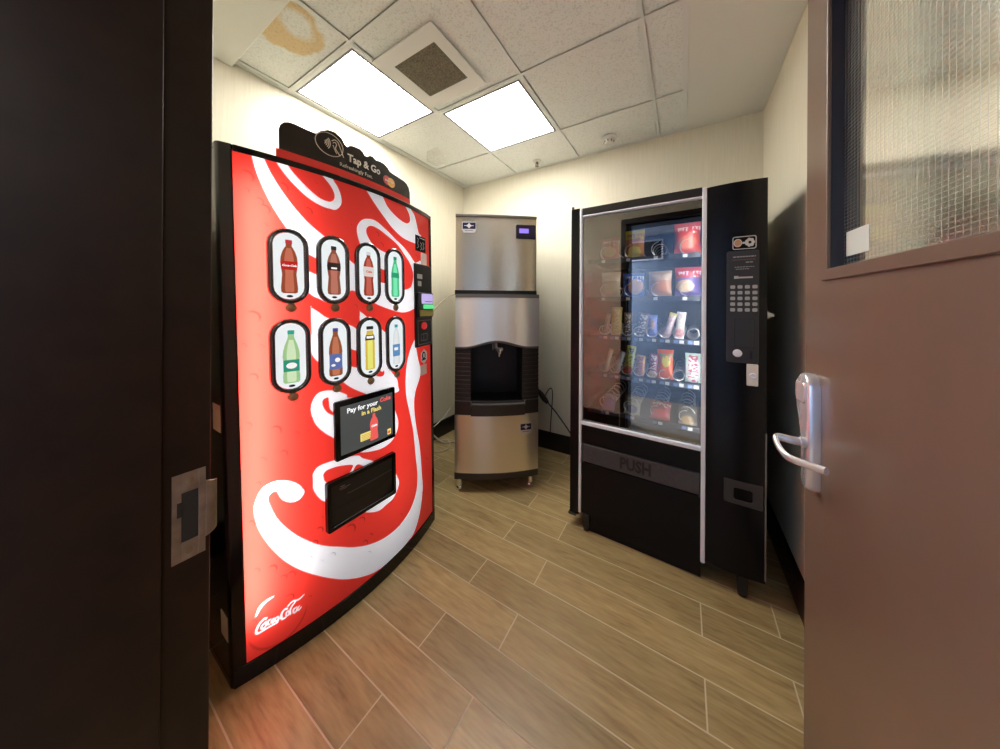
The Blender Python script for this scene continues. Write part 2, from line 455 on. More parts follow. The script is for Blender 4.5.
# the hall behind the camera
def hall():
    wall('wall_hall_far', (-2.9, 2.3, -1.30, -1.20, -.02, 2.4), m=M_hall)
    wall('wall_hall_left', (-3.0, -2.9, -1.30, -.05, -.02, 2.4), m=M_hall)
    wall('wall_hall_right', (2.3, 2.4, -1.30, -.05, -.02, 2.4), m=M_hall)
    wall('wall_hall_near', (-2.9, -.605, -.10, -.05, -.02, 2.4), (.335, 2.3, -.10, -.05, -.02, 2.4), (-.605, .335, -.10, -.05, 2.16, 2.4), m=M_hall)
    struct(MB().box(-2.9, 2.3, -1.30, -.05, 2.27, 2.4).build('ceiling_hall', M_hallc, smooth=0))
    struct(MB().box(-2.9, 2.3, -1.30, -.06, -.05, -.002).build('floor_hall', M_carpet, smooth=0))
    p = thing('framed_picture', 'framed dark picture hung high on the hall wall, mirrored in the vending glass', 'picture', (-.62, -1.2, 1.93))
    b = MB(); b.ring([(-.225, 0), (.225, 0), (.225, .28), (-.225, .28)], [(-.205, .02), (.205, .02), (.205, .26), (-.205, .26)], 0, .025)
    b2 = MB(); b2.f = b.f
    mp = lambda q: (-q[0], q[2], q[1])
    b = MB(mp); b.ring([(-.225, 0), (.225, 0), (.225, .28), (-.225, .28)], [(-.205, .02), (.205, .02), (.205, .26), (-.205, .26)], .001, .025)
    b.build('frame', M_chrome, p)
    MB(mp).box(-.206, .206, .019, .261, .002, .010).build('print', mat('dark_print', (.05, .055, .06), .3, noise=.5, nscale=8), p)
    l = thing('recessed_downlight', 'small recessed downlight in the hall ceiling', 'ceiling light', (-.30, -1.0, 2.27))
    MB().lathe([(.05, 0), (.065, 0), (.065, -.006), (.05, -.004)], (0, 0, 0)).build('trim_ring', M_white, l)
    MB().lathe([(.0, -.001), (.048, -.001), (.048, -.003), (0, -.003)], (0, 0, 0)).build('lamp', mat('downlight_glow', (.5, .5, .5), .5, emit=(.9, .95, 1), es=8), l)
hall()
# plates on the room side of the front wall (seen mirrored in the vending glass)
def plate(name, label, cat, x, z, w, h, n):
    t = thing(name, label, cat, (x, YF, z))
    mp = lambda q: (-q[0], q[2], q[1])
    MB(mp).prism(rrect(-w / 2, w / 2, -h / 2, h / 2, .006), 0.0005, .006).build('cover_plate', M_white, t, bevel=.002)
    for k in range(n):
        a = (k - (n - 1) / 2) * .046
        MB(mp).box(a - .016, a + .016, -.033, .033, .006, .010).build('rocker', M_white, t, bevel=.002)
plate('light_switch', 'double light switch plate on the cream wall beside the doorway', 'switch', -.945, 1.105, .118, .118, 2)
plate('wall_thermostat', 'small thermostat on the cream wall above the light switch', 'thermostat', -.985, 1.60, .07, .115, 1)

# door frame: jambs and head of one profile
def make_frame():
    b = MB()
    def prof(x0, sgn):     # x of rabbet face, direction into the wall
        return [(x0, .096), (x0 + sgn * -.016, .096), (x0 + sgn * -.016, -.075), (x0, -.075), (x0, -.115), (x0 + sgn * .05, -.115), (x0 + sgn * .05, -.10),
                (x0 + sgn * .012, -.10), (x0 + sgn * .012, YF), (x0 + sgn * .05, YF), (x0 + sgn * .05, YF + .017), (x0, YF + .017)]
    for x0, sgn in ((-.592, -1), (.322, 1)):
        p = prof(x0, sgn)
        if sgn < 0: p = p[::-1]
        b.loft([[(x, y, z) for x, y in p] for z in (0, 2.135)])
    hp = [(z, y) for z, y in prof(2.135, 1)]
    b.loft([[(x, y, z) for z, y in hp] for x in (-.642, .372)])
    o = struct(b.build('trim_1', M_espresso, bevel=.0015))
    # strike plate on the left rabbet; panel space: a = y, b = z, c = +x
    mp = lambda q: (-.592 + q[2], q[0], q[1])
    s = MB(mp)
    y0, y1 = .1075, .1415
    s.m = 0
    z0, z1 = .922, 1.044
    ay, by, az, bz = .117, .134, .948, 1.017
    t = .0022
    s.box(y0, ay, z0, z1, 0.0002, t); s.box(by, y1, z0, z1, 0.0002, t); s.box(ay, by, z0, az, 0.0002, t); s.box(ay, by, bz, z1, 0.0002, t)
    # lip over the frame edge, curling back
    lip = [(y1, t - .0018), (.146, t - .0014), (.151, t - .003), (.155, t - .007)]
    rr = []
    for (yy, cc) in lip: rr.append([(yy, .942 + (yy - y1) * .4, cc), (yy, 1.024 - (yy - y1) * .4, cc), (yy, 1.024 - (yy - y1) * .4, cc + .0018), (yy, .942 + (yy - y1) * .4, cc + .0018)])
    s.loft(rr)
    st = s.build('strike_plate', M_strike, o, bevel=.0005, label='satin steel strike plate')
    MB(mp).box(ay, by, az, bz, 0.0001, .0006).box(.1125, ay + .0004, .985, 1.005, t - .001, t + .0003).build('latch_hole_shade', mat('pocket_shade', (.02, .013, .008), .6), st)  # dark plate standing in for the shade inside the latch pocket
    for z in (.934, 1.032):
        MB(mp).lathe([(.0, .0), (.0045, .0), (.0042, .0016), (.002, .0022), (0, .0022)], (.1245, z, t - .001), 2, 14).build('screw', M_bronze, st)
    return o
make_frame()
# ------------------------------------------------------------------ the open brown door (hinged on the right jamb)
def make_door():
    # local: x = from the hinge to the free edge, z up, -y = visible face side after rotation
    ang = math.atan2(.998, -.0628)
    d = thing('door_1', 'brown painted door standing open on the right, wired glass window and chrome lever', 'door', (.317, .118, 0), ang)
    d['kind'] = 'structure'
    # with this rotation local +y points to world -x: the face towards the camera. panel space: a = local x, b = z, c = out (+y)
    f = lambda p: (p[0], p[2], p[1])
    W, HT, T = .914, 2.115, .044
    wa, wb, wz0, wz1 = .13, .806, 1.352, 1.985
    b = MB(f)
    out = [(0, .008), (W, .008), (W, HT), (0, HT)]
    inn = [(wa, wz0), (wb, wz0), (wb, wz1), (wa, wz1)]
    b.ring(out, inn, -T, 0)
    leaf = b.build('door_leaf', M_door, d, bevel=.002)
    # window: lip frame on each face, reveal coloured dark to stand for its shade, glass
    fr = MB(f)
    o2 = [(wa - .012, wz0 - .012), (wb + .012, wz0 - .012), (wb + .012, wz1 + .012), (wa - .012, wz1 + .012)]
    i2 = [(wa + .012, wz0 + .012), (wb - .012, wz0 + .012), (wb - .012, wz1 - .012), (wa + .012, wz1 - .012)]
    fr.ring(o2, i2, 0.0, .007); fr.ring(o2, i2, -T - .007, -T)
    fr.build('window_frame', M_door, d, bevel=.0015)
    ln = MB(f)
    ln.ring(inn, [(wa + .010, wz0 + .010), (wb - .010, wz0 + .010), (wb - .010, wz1 - .010), (wa + .010, wz1 - .010)], -T + .0005, -.0005)
    ln.build('shaded_reveal', mat('reveal_shade_blue', (.012, .012, .022), .4), d)
    MB(f).box(wa + .010, wb - .010, wz0 + .010, wz1 - .010, -.026, -.020).build('window_glass', M_wired, d, label='wired safety glass')
    MB(f).box(wb - .098, wb - .022, wz0 + .035, wz0 + .085, -.0195, -.0190).build('glass_sticker', mat('pale_sticker', (.62, .68, .62), .4), d)
    # chrome lock: long escutcheon with a broad head, scooped waist, lever
    k = thing('lock_set', '', ''); del k['label']; del k['category']
    k.parent = d
    e = MB(f)
    pts = [(.832, .868), (.838, .860), (.850, .857), (.862, .860), (.868, .872), (.870, .94), (.874, .99), (.886, 1.02), (.898, 1.04), (.902, 1.06), (.902, 1.095), (.896, 1.112), (.880, 1.124), (.860, 1.126), (.842, 1.118), (.833, 1.10)]
    rings = []
    cx = .862; cz = .99
    for c, s in ((0, 1.0), (.012, 1.0), (.019, .95), (.022, .86)):
        rings.append([(cx + (a - cx) * s, cz + (z - cz) * (1 - (1 - s) * .35), c) for a, z in pts])
    e.loft(rings)
    e.build('escutcheon', M_lock, k, bevel=0, smooth=50, label='polished chrome lock plate')
    MB(f).prism(rrect(.842, .892, 1.055, 1.105, .012), .021, .0255).build('lock_head', M_lock, k, bevel=.002)
    MB(f).box(.899, .906, 1.052, 1.082, .006, .016).build('thumb_turn', M_chrome, k, bevel=.002)
    lv = MB(f)
    lv.cyl((.848, .966, .015), (.848, .966, .030), .014, .012)
    path = crom([(.848, .966, .018), (.849, .966, .045), (.854, .967, .064), (.848, .965, .073), (.826, .951, .072), (.803, .942, .064), (.770, .946, .048), (.728, .955, .028)], 5, False)
    n = len(path)
    rr = []
    for i, p in enumerate(path):
        q = Vector(p); t = (Vector(path[min(i + 1, n - 1)]) - Vector(path[max(i - 1, 0)])).normalized()
        up = Vector((0, 1, 0)); sd = t.cross(up).normalized()
        h = .0095 if i < 12 else .0085; w = .0075 if i < 12 else .0055
        rr.append([tuple(q + up * (h * math.cos(2 * math.pi * j / 12)) + sd * (w * math.sin(2 * math.pi * j / 12))) for j in range(12)])
    lv.loft(rr)
    lv.build('lever', M_lock, k, smooth=60, label='bent chrome lever handle')
    # hinges on the hinge edge
    for z in (.25, 1.05, 1.85):
        MB(f).cyl((-.004, z - .055, -T - .004), (-.004, z + .055, -T - .004), .007).build('hinge', M_grey, d)
make_door()

# ------------------------------------------------------------------ cola machine
CY0, CY1, CXE, CB, SH = .345, 1.288, -1.268, .085, .027
ORG = (-1.63, .815, 0.0)
def bow(a):
    m, h = (.345 + 1.285) / 2, .47
    return CXE + CB * (1 - ((a - m) / h) ** 2)
def K(p):                                  # panel space (a along the front, b up, c out) on the bowed front
    return (bow(p[0]) + p[2] - ORG[0], p[0] - SH * (p[1] - .9) - ORG[1], p[1] - ORG[2])
def KW(p):                                 # plain room coordinates with the machine's slight lean
    return (p[0] - ORG[0], p[1] - SH * (p[2] - .9) - ORG[1], p[2] - ORG[2])

ART = [
    (1, [(0.423,1.812),(0.429,1.784),(0.437,1.745),(0.451,1.699),(0.47,1.649),(0.492,1.603),(0.518,1.558),(0.548,1.508),(0.566,1.47),(0.546,1.427),(0.564,1.361),(0.585,1.323),(0.614,1.305),(0.654,1.292),(0.712,1.326),(0.741,1.342),(0.766,1.334),(0.804,1.316),(0.855,1.287),(0.92,1.265),(1.003,1.246),(1.058,1.25),(1.113,1.267),(1.149,1.283),(1.169,1.31),(1.175,1.509),(1.146,1.516),(1.117,1.509),(1.07,1.546),(1.025,1.576),(0.975,1.601),(0.916,1.634),(0.858,1.661),(0.806,1.656),(0.777,1.63),(0.768,1.596),(0.782,1.544),(0.808,1.5),(0.788,1.45),(0.768,1.45),(0.741,1.462),(0.681,1.518),(0.63,1.554),(0.59,1.584),(0.557,1.618),(0.526,1.657),(0.499,1.698),(0.477,1.74),(0.461,1.782),(0.451,1.812)]),
    (0, [(0.556,1.476),(0.588,1.469),(0.617,1.454),(0.656,1.435),(0.702,1.399),(0.674,1.377),(0.616,1.394),(0.587,1.405),(0.559,1.424)]),
    (0, [(0.839,1.555),(0.813,1.592),(0.814,1.619),(0.835,1.634),(0.874,1.629),(0.927,1.607),(0.988,1.578),(1.04,1.533),(1.08,1.495),(1.102,1.447),(1.095,1.402),(1.077,1.373),(1.027,1.358),(0.966,1.36),(0.917,1.38),(0.883,1.385),(0.826,1.401),(0.827,1.458),(0.888,1.448),(0.918,1.441),(0.98,1.434),(0.982,1.492),(0.92,1.522),(0.875,1.536)]),
    (1, [(0.477,1.819),(0.494,1.783),(0.519,1.746),(0.55,1.713),(0.589,1.682),(0.628,1.666),(0.661,1.662),(0.685,1.665),(0.704,1.692),(0.704,1.722),(0.693,1.753),(0.678,1.774),(0.649,1.813),(0.625,1.796),(0.65,1.77),(0.668,1.749),(0.679,1.725),(0.677,1.702),(0.66,1.688),(0.633,1.69),(0.611,1.7),(0.577,1.726),(0.544,1.758),(0.526,1.783),(0.507,1.819)]),
    (1, [(0.777,1.818),(0.817,1.782),(0.859,1.736),(0.911,1.688),(0.962,1.649),(1.033,1.619),(1.134,1.612),(1.177,1.62),(1.179,1.664),(1.155,1.675),(1.123,1.752),(1.091,1.781),(1.053,1.817),(1.023,1.807),(1.053,1.78),(1.078,1.749),(1.082,1.717),(1.051,1.698),(0.991,1.709),(0.93,1.742),(0.9,1.783),(0.865,1.823)]),
    (1, [(0.588,1.269),(0.588,1.269),(0.588,1.184),(0.586,1.101),(0.61,1.057),(0.666,0.998),(0.713,0.949),(0.75,0.92),(0.795,0.892),(0.825,0.874),(0.968,0.855),(0.975,0.883),(0.966,0.923),(0.924,0.979),(0.922,1.068),(0.917,1.133),(0.891,1.161),(0.81,1.225),(0.775,1.253),(0.775,1.253),(0.774,1.216),(0.778,1.168),(0.768,1.161),(0.741,1.19),(0.645,1.228),(0.611,1.253)]),
    (0, [(0.696,1.116),(0.736,1.095),(0.766,1.08),(0.808,1.047),(0.874,0.977),(0.891,0.978),(0.89,0.955),(0.857,0.955),(0.765,1.008),(0.737,1.02),(0.699,1.046)]),
    (1, [(1.113,1.107),(1.113,1.107),(1.071,1.053),(1.041,0.985),(1.03,0.908),(1.029,0.849),(1.037,0.795),(1.062,0.702),(1.083,0.612),(1.102,0.46),(1.113,0.364),(1.102,0.283),(1.054,0.22),(0.976,0.189),(0.886,0.189),(0.801,0.213),(0.728,0.25),(0.672,0.289),(0.606,0.337),(0.545,0.4),(0.502,0.458),(0.469,0.518),(0.451,0.575),(0.447,0.602),(0.459,0.618),(0.473,0.614),(0.476,0.605),(0.487,0.579),(0.51,0.558),(0.534,0.554),(0.551,0.571),(0.548,0.589),(0.527,0.62),(0.492,0.645),(0.46,0.652),(0.432,0.64),(0.415,0.602),(0.412,0.567),(0.422,0.506),(0.448,0.434),(0.487,0.357),(0.538,0.285),(0.604,0.215),(0.669,0.157),(0.717,0.123),(0.761,0.098),(0.831,0.069),(0.937,0.059),(1.028,0.066),(1.076,0.076),(1.128,0.145),(1.158,0.26),(1.153,0.342),(1.144,0.439),(1.131,0.531),(1.102,0.657),(1.092,0.758),(1.106,0.823),(1.139,0.874),(1.155,0.925),(1.133,0.99),(1.118,1.052)]),
    (1, [(0.72,0.892),(0.709,0.908),(0.67,0.932),(0.634,0.942),(0.605,0.938),(0.586,0.913),(0.58,0.876),(0.593,0.824),(0.621,0.782),(0.656,0.746),(0.7,0.697),(0.763,0.646),(0.831,0.624),(0.883,0.618),(0.933,0.631),(0.965,0.666),(0.971,0.713),(0.95,0.775),(0.923,0.819),(0.815,0.876)]),
    (0, [(0.639,0.914),(0.621,0.909),(0.619,0.888),(0.633,0.857),(0.656,0.837),(0.671,0.835),(0.647,0.864),(0.642,0.899)]),
    (1, [(0.582,0.608),(0.582,0.632),(0.599,0.652),(0.634,0.655),(0.679,0.651),(0.751,0.635),(0.776,0.612),(0.84,0.568),(0.916,0.508),(0.955,0.45),(0.97,0.397),(0.937,0.351),(0.889,0.341),(0.845,0.339),(0.78,0.372),(0.695,0.439),(0.626,0.499),(0.601,0.529),(0.582,0.573)]),
    (0, [(0.617,0.601),(0.617,0.616),(0.633,0.627),(0.674,0.624),(0.726,0.607),(0.729,0.592),(0.705,0.56),(0.696,0.522),(0.65,0.549),(0.622,0.584)]),
    (0, [(0.748,0.598),(0.794,0.566),(0.828,0.546),(0.726,0.542),(0.724,0.559)])]
SCRIPT = [
    (2.2, [(0.434,0.179),(0.429,0.181),(0.417,0.173),(0.409,0.158),(0.408,0.148),(0.413,0.142),(0.425,0.142),(0.446,0.143),(0.464,0.142)]),
    (1.6, [(0.431,0.166),(0.423,0.161),(0.421,0.153),(0.428,0.149),(0.434,0.156),(0.433,0.167)]),
    (1.5, [(0.445,0.167),(0.439,0.166),(0.438,0.155),(0.442,0.152)]),
    (1.5, [(0.454,0.164),(0.449,0.161),(0.449,0.152),(0.454,0.151),(0.456,0.161)]),
    (1.5, [(0.466,0.161),(0.46,0.162),(0.458,0.154),(0.463,0.148),(0.468,0.158),(0.466,0.147)]),
    (1.4, [(0.471,0.151),(0.477,0.151)]),
    (2.2, [(0.492,0.171),(0.486,0.174),(0.478,0.168),(0.475,0.154),(0.479,0.143),(0.487,0.143)]),
    (1.5, [(0.495,0.161),(0.49,0.159),(0.489,0.149),(0.494,0.145),(0.498,0.152),(0.495,0.161)]),
    (1.8, [(0.501,0.144),(0.501,0.16),(0.507,0.171),(0.516,0.179),(0.511,0.187),(0.501,0.184),(0.495,0.179)]),
    (1.6, [(0.52,0.156),(0.512,0.156),(0.51,0.145),(0.516,0.14),(0.523,0.151),(0.521,0.141)]),
    (1.5, [(0.528,0.154),(0.523,0.149),(0.526,0.14),(0.533,0.146)]),
    (1.8, [(0.511,0.187),(0.521,0.182),(0.53,0.181),(0.542,0.186)])]


def inside(px, py, poly):
    ins = np.zeros(px.shape, bool)
    n = len(poly)
    for i in range(n):
        x0, y0 = poly[i]; x1, y1 = poly[(i + 1) % n]
        if y0 == y1: continue
        c = ((y0 > py) != (y1 > py)) & (px < (x1 - x0) * (py - y0) / (y1 - y0) + x0)
        ins ^= c
    return ins

def make_print():
    """the printed red film: returns grid a, b and colours"""
    A0, A1, B0, B1 = .380, 1.266, .060, 1.787
    na, nb = 330, 640
    a = np.linspace(A0, A1, na); b = np.linspace(B0, B1, nb)
    ga, gb = np.meshgrid(a, b)
    red = np.array([.74, .036, .026]); white = np.array([.86, .87, .93])
    cov = np.zeros((nb, na))
    da, db = a[1] - a[0], b[1] - b[0]
    for val, pts in ART:
        P = crom(pts, 5)
        acc = np.zeros((nb, na))
        for i in (-.33, 0, .33):
            for j in (-.33, 0, .33):
                acc += inside(ga + i * da, gb + j * db, P)
        acc /= 9
        cov = cov * (1 - acc) + val * acc
    shade = np.ones((nb, na))
    rnd = random.Random(4)
    # dew drops printed on the film
    drops = [(.412, 1.708, .022), (.412, 1.66, .010), (.418, 1.235, .024), (.395, 1.14, .010), (.43, 1.17, .009), (.415, 1.03, .016), (.47, .83, .020),
             (.53, .80, .012), (.49, .74, .016), (.40, .53, .014), (.42, .66, .010), (.45, .34, .018), (.41, .36, .012), (.56, .31, .014), (.64, .27, .016),
             (.71, .33, .028), (.76, .34, .020), (.40, .87, .012)]
    for _ in range(110):
        drops.append((rnd.uniform(.40, 1.25), rnd.uniform(.10, 1.75), rnd.choice((.006, .008, .009, .011, .014, .018))))
    for x, y, r in drops:
        m = (abs(ga - x) < r * 1.5) & (abs(gb - y) < r * 1.5)
        u, v = (ga[m] - x) / r, (gb[m] - y) / r
        dd = np.sqrt(u * u + v * v); an = (u * .75 + v * .66) / np.maximum(dd, 1e-6)
        rim = np.exp(-((dd - .9) / .14) ** 2) * np.clip(an * 1.3, 0, 1)
        shade[m] *= 1 - .55 * rim
    # small round badge bottom left: disc edge and script
    dd = np.sqrt(((ga - .470) / .082) ** 2 + ((gb - .150) / .088) ** 2)
    shade *= 1 - .35 * np.exp(-((dd - 1) / .05) ** 2) * np.clip(-(gb - .150) / .05 + .2, 0, 1)
    hl = np.zeros((nb, na))
    def seg(x0, y0, x1, y1, w):
        L = max((x1 - x0) ** 2 + (y1 - y0) ** 2, 1e-9)
        t = np.clip(((ga - x0) * (x1 - x0) + (gb - y0) * (y1 - y0)) / L, 0, 1)
        d = np.hypot(ga - x0 - t * (x1 - x0), gb - y0 - t * (y1 - y0))
        return np.clip((w - d) / .0025 + .5, 0, 1)
    for w, pts in SCRIPT:
        P = crom(pts, 4, False)
        for p, q in zip(P, P[1:]):
            hl = np.maximum(hl, seg(p[0], p[1], q[0], q[1], w * .00125))
    hlt = crom([(.408, .205), (.419, .228), (.436, .240), (.456, .243)], 4, False)
    for i, (p, q) in enumerate(zip(hlt, hlt[1:])):
        hl = np.maximum(hl, .8 * seg(p[0], p[1], q[0], q[1], .004 * math.sin(math.pi * (i + .5) / (len(hlt) - 1)) + .0005))
    cov = np.maximum(cov, hl)
    col = red * (1 - cov[..., None]) + white * cov[..., None]
    col = col * (shade[..., None] * (1 - .0 * cov[..., None]))
    return a, b, col

def print_mat():
    m = bpy.data.materials.new('backlit_printed_film'); m.use_nodes = True
    nt = m.node_tree; nt.nodes.clear()
    out = N(nt, 'ShaderNodeOutputMaterial')
    at = N(nt, 'ShaderNodeAttribute', attribute_name='print')
    pb = N(nt, 'ShaderNodeBsdfPrincipled'); pb.inputs['Roughness'].default_value = .30; pb.inputs['Specular IOR Level'].default_value = .25
    dk = N(nt, 'ShaderNodeMix', data_type='RGBA', blend_type='MULTIPLY'); dk.inputs[0].default_value = 1; dk.inputs[7].default_value = (.3, .3, .3, 1)
    nt.links.new(at.outputs['Color'], dk.inputs[6]); nt.links.new(dk.outputs[2], pb.inputs['Base Color'])
    nt.links.new(at.outputs['Color'], pb.inputs['Emission Color']); pb.inputs['Emission Strength'].default_value = FILM_E
    tl = N(nt, 'ShaderNodeBsdfTranslucent')
    nt.links.new(at.outputs['Color'], tl.inputs[0])
    ad = N(nt, 'ShaderNodeAddShader')
    nt.links.new(pb.outputs[0], ad.inputs[0]); nt.links.new(tl.outputs[0], ad.inputs[1]); nt.links.new(ad.outputs[0], out.inputs[0])
    return m
FILM_E, TUBE_W, TUBE2_W = .135, 7.2, 1.4

def bottle_profile(kind):
    if kind == 'cola':      # waisted bottle: (half width, height 0..1)
        return [(.34, 0), (.46, .02), (.48, .10), (.44, .22), (.40, .36), (.46, .48), (.49, .58), (.46, .68), (.36, .78), (.22, .86), (.17, .88), (.17, .93)]
    if kind == 'round':
        return [(.38, 0), (.48, .03), (.49, .14), (.46, .20), (.46, .44), (.49, .50), (.46, .60), (.36, .72), (.22, .83), (.18, .87), (.18, .93)]
    if kind == 'square':
        return [(.40, 0), (.45, .03), (.45, .25), (.42, .28), (.45, .32), (.45, .60), (.42, .64), (.45, .68), (.44, .74), (.34, .82), (.30, .86), (.30, .90)]
    return [(.36, 0), (.44, .02), (.44, .12), (.40, .18), (.44, .24), (.44, .52), (.43, .62), (.34, .76), (.20, .86), (.17, .88), (.17, .93)]

def make_cola():
    t = thing('drink_vending_machine', 'tall red cola bottle vending machine with white script swirls, against the left wall', 'vending machine', ORG)
    # carcass
    b = MB(KW)
    xs = np.linspace(CY0, CY1, 25)
    ft = [(bow(y) - .018, float(y)) for y in xs]
    plan = ft + [(-1.995, CY1), (-1.995, CY0)]
    n = len(plan)
    rings = []
    inner = ft[:0]
    b.loft([[(x, y, z) for x, y in plan] for z in (.0, .03)])
    b.loft([[(x, y, z) for x, y in plan] for z in (1.785, 1.803)])
    b.box(-1.995, ft[0][0], CY0, CY0 + .02, .03, 1.785); b.box(-1.995, ft[-1][0], CY1 - .02, CY1, .03, 1.785)
    b.box(-1.995, -1.975, CY0 + .02, CY1 - .02, .03, 1.785)
    b.build('cabinet', M_black, t, bevel=.002)
    # black border around the film
    f = MB(K)
    f.loft([[(a, z, c) for a, c in ((.345, -.02), (.345, -.006), (.350, .002), (.378, .004), (.383, 0), (.383, -.02))][::-1] for z in (.0, 1.803)])
    f.box(1.263, 1.288, 0, 1.803, -.02, .003)
    f.box(.383, 1.263, 1.782, 1.803, -.02, .004, na=30)
    f.build('front_border', M_black, t, bevel=.0015)
    f = MB(K)
    f.box(.350, 1.283, .0, .062, -.015, .006, na=30)
    f.build('kick_strip', M_black, t, bevel=.001)
    MB(K).box(.70, 1.25, 1.800, 1.8035, -.01, .005, na=20).build('top_seal', M_grey, t)
    # film
    a, bb, col = make_print()
    na, nb = len(a), len(bb)
    ga, gb = np.meshgrid(a, bb)
    V = np.stack([CXE + CB * (1 - ((ga - .815) / .47) ** 2) - ORG[0], ga - SH * (gb - .9) - ORG[1], gb], -1).reshape(-1, 3)
    i = np.arange((nb - 1) * (na - 1)); r, c = i // (na - 1), i % (na - 1)
    q = r * na + c
    F = np.stack([q, q + 1, q + 1 + na, q + na], -1)
    me = bpy.data.meshes.new('front_film')
    me.vertices.add(len(V)); me.vertices.foreach_set('co', V.astype(np.float32).ravel())
    me.loops.add(F.size); me.loops.foreach_set('vertex_index', F.astype(np.int32).ravel())
    me.polygons.add(len(F)); me.polygons.foreach_set('loop_start', (np.arange(len(F)) * 4).astype(np.int32))
    me.update(calc_edges=True)
    me.shade_smooth()
    at = me.color_attributes.new('print', 'FLOAT_COLOR', 'POINT')
    at.data.foreach_set('color', np.concatenate([col.reshape(-1, 3), np.ones((len(V), 1))], 1).astype(np.float32).ravel())
    me.materials.append(print_mat())
    film = bpy.data.objects.new('front_film', me); COL.objects.link(film); film.parent = t
    film['label'] = 'backlit red film with white script swirls and dew drops'
    # fluorescent tubes behind the film
    for y, x, w in ((.435, -1.318, TUBE_W), (.98, -1.42, TUBE2_W)):
        area('backlight_tube', (x - ORG[0], y - ORG[1], .95), (0, R(-90), 0), 1.5, .03, w, (1, .97, .94), t)
    # eight selection windows
    M_ring = mat('black_ring_gloss', (.006, .006, .009), .08, coat=1.0, spec=.8)
    M_lens = lit('lit_button_lens', (.90, .97, 1.0), .66)
    W_, G_ = (.92, .95, .97), None
    kinds = [  # kind, body colour, label colour, cap colour, label b0, b1
        ('cola', (.36, .075, .03), (.62, .015, .012), (.60, .03, .05), .44, .60),
        ('cola', (.30, .085, .05), (.025, .012, .012), (.02, .02, .03), .50, .66),
        ('cola', (.36, .05, .025), (.85, .80, .76), (.80, .82, .84), .44, .66),
        ('round', (.10, .62, .30), (.03, .42, .22), (.02, .30, .20), .48, .60),
        ('round', (.42, .72, .35), (.03, .36, .24), (.03, .45, .36), .22, .44),
        ('round', (.34, .09, .03), (.12, .19, .50), (.07, .06, .30), .14, .46),
        ('square', (.86, .62, .10), (.03, .03, .03), (.03, .03, .03), .68, .80),
        ('water', (.80, .92, .97), (.14, .34, .66), (.06, .42, .48), .20, .50)]
    desc = ['cola', 'zero sugar cola', 'diet cola', 'green lemon lime soda', 'pale green ginger ale', 'blue label cola', 'yellow lemonade', 'blue label water']
    for idx, (kd, body, lab, cap, l0, l1) in enumerate(kinds):
        ca = .5205 + .1475 * (idx % 4); cb = 1.4195 if idx < 4 else 1.0935
        w, h = .122, .272
        rg = MB(K).ringprof(ca, cb, w, h, [(0, 0), (0, .008), (.003, .012), (.009, .014), (.014, .012), (.016, .007), (.0165, .001)]).build('selection_button', M_ring, t, smooth=50)
        rg['label'] = 'oval button window showing a %s bottle' % desc[idx]
        MB(K).prism(stadium(ca, cb, w - .034, h - .034), .002, .006).build('lit_panel', M_lens, rg)
        # bottle picture printed on the lens
        m = MB(K)
        bw, bh, y0 = .052, .192, cb - .098
        pr = bottle_profile(kd)
        L = [(ca + x * bw, y0 + y * bh) for x, y in pr]; Lm = [(2 * ca - p[0], p[1]) for p in L]
        m.m = 0; m.prism(L + Lm[::-1], .006, .0064)
        inn = [(ca + (p[0] - ca) * .55, y0 + (p[1] - y0) * .96 + .004) for p in L[:-2]]
        m.m = 4; m.prism(inn + [(2 * ca - p[0], p[1]) for p in inn][::-1], .0064, .0066)
        def halfw(y):
            for (x0, h0), (x1, h1) in zip(pr, pr[1:]):
                if h0 <= y <= h1: return x0 + (x1 - x0) * (y - h0) / max(h1 - h0, 1e-6)
            return pr[-1][0]
        ys = np.linspace(l0, l1, 6)
        LL = [(ca + halfw(y) * bw, y0 + y * bh) for y in ys]
        m.m = 1; m.prism(LL + [(2 * ca - p[0], p[1]) for p in LL][::-1], .0066, .0070)
        cw = .19 if kd != 'square' else .32
        m.m = 2; m.prism(rrect(ca - cw * bw, ca + cw * bw, y0 + .925 * bh, y0 + bh, .002), .0064, .0070)
        m.m = 3
        lc = y0 + (l0 + l1) / 2 * bh
        if idx == 0: m.text('Coca-Cola', .0098, ca, lc, .0072, shear=.3, bold=.0004)
        if idx == 1: m.prism(rrect(ca - .011, ca + .011, lc - .010, lc - .003, .002), .0070, .0073)
        if idx == 4: m.prism(ellipse(ca, lc, .016, .011), .0070, .0073)
        if idx == 5: m.prism(ellipse(ca + .006, lc + .006, .010, .009), .0070, .0073); m.prism(ellipse(ca - .010, lc - .014, .008, .005), .0070, .0073)
        if idx == 6:
            m.prism(rrect(ca - .017, ca + .017, lc - .004, lc + .007, .002), .0070, .0073)
            m.m = 1
        if idx == 7: m.prism(rrect(ca - .014, ca + .010, lc, lc + .014, .003), .0070, .0073)
        m.m = 5
        m.prism(ellipse(ca, cb - .1085, .0095, .0045), .006, .0066)
        e = .56
        mats = [lit('film_body_%d' % idx, body, e), lit('film_label_%d' % idx, lab, e), lit('film_cap_%d' % idx, cap, e),
                lit('film_white' if idx != 2 else 'film_red_script', (.95, .95, .95) if idx != 2 else (.7, .02, .02), .7),
                lit('film_shine_%d' % idx, tuple(min(1, c * 1.7 + .06) for c in body), e), lit('film_dark', (.02, .025, .03), .5)]
        if idx == 2:
            m.m = 3; m.text('Coke', .013, ca, lc, .0072, shear=.3, bold=.0004)
        m.build('bottle_picture', mats, rg, smooth=0)
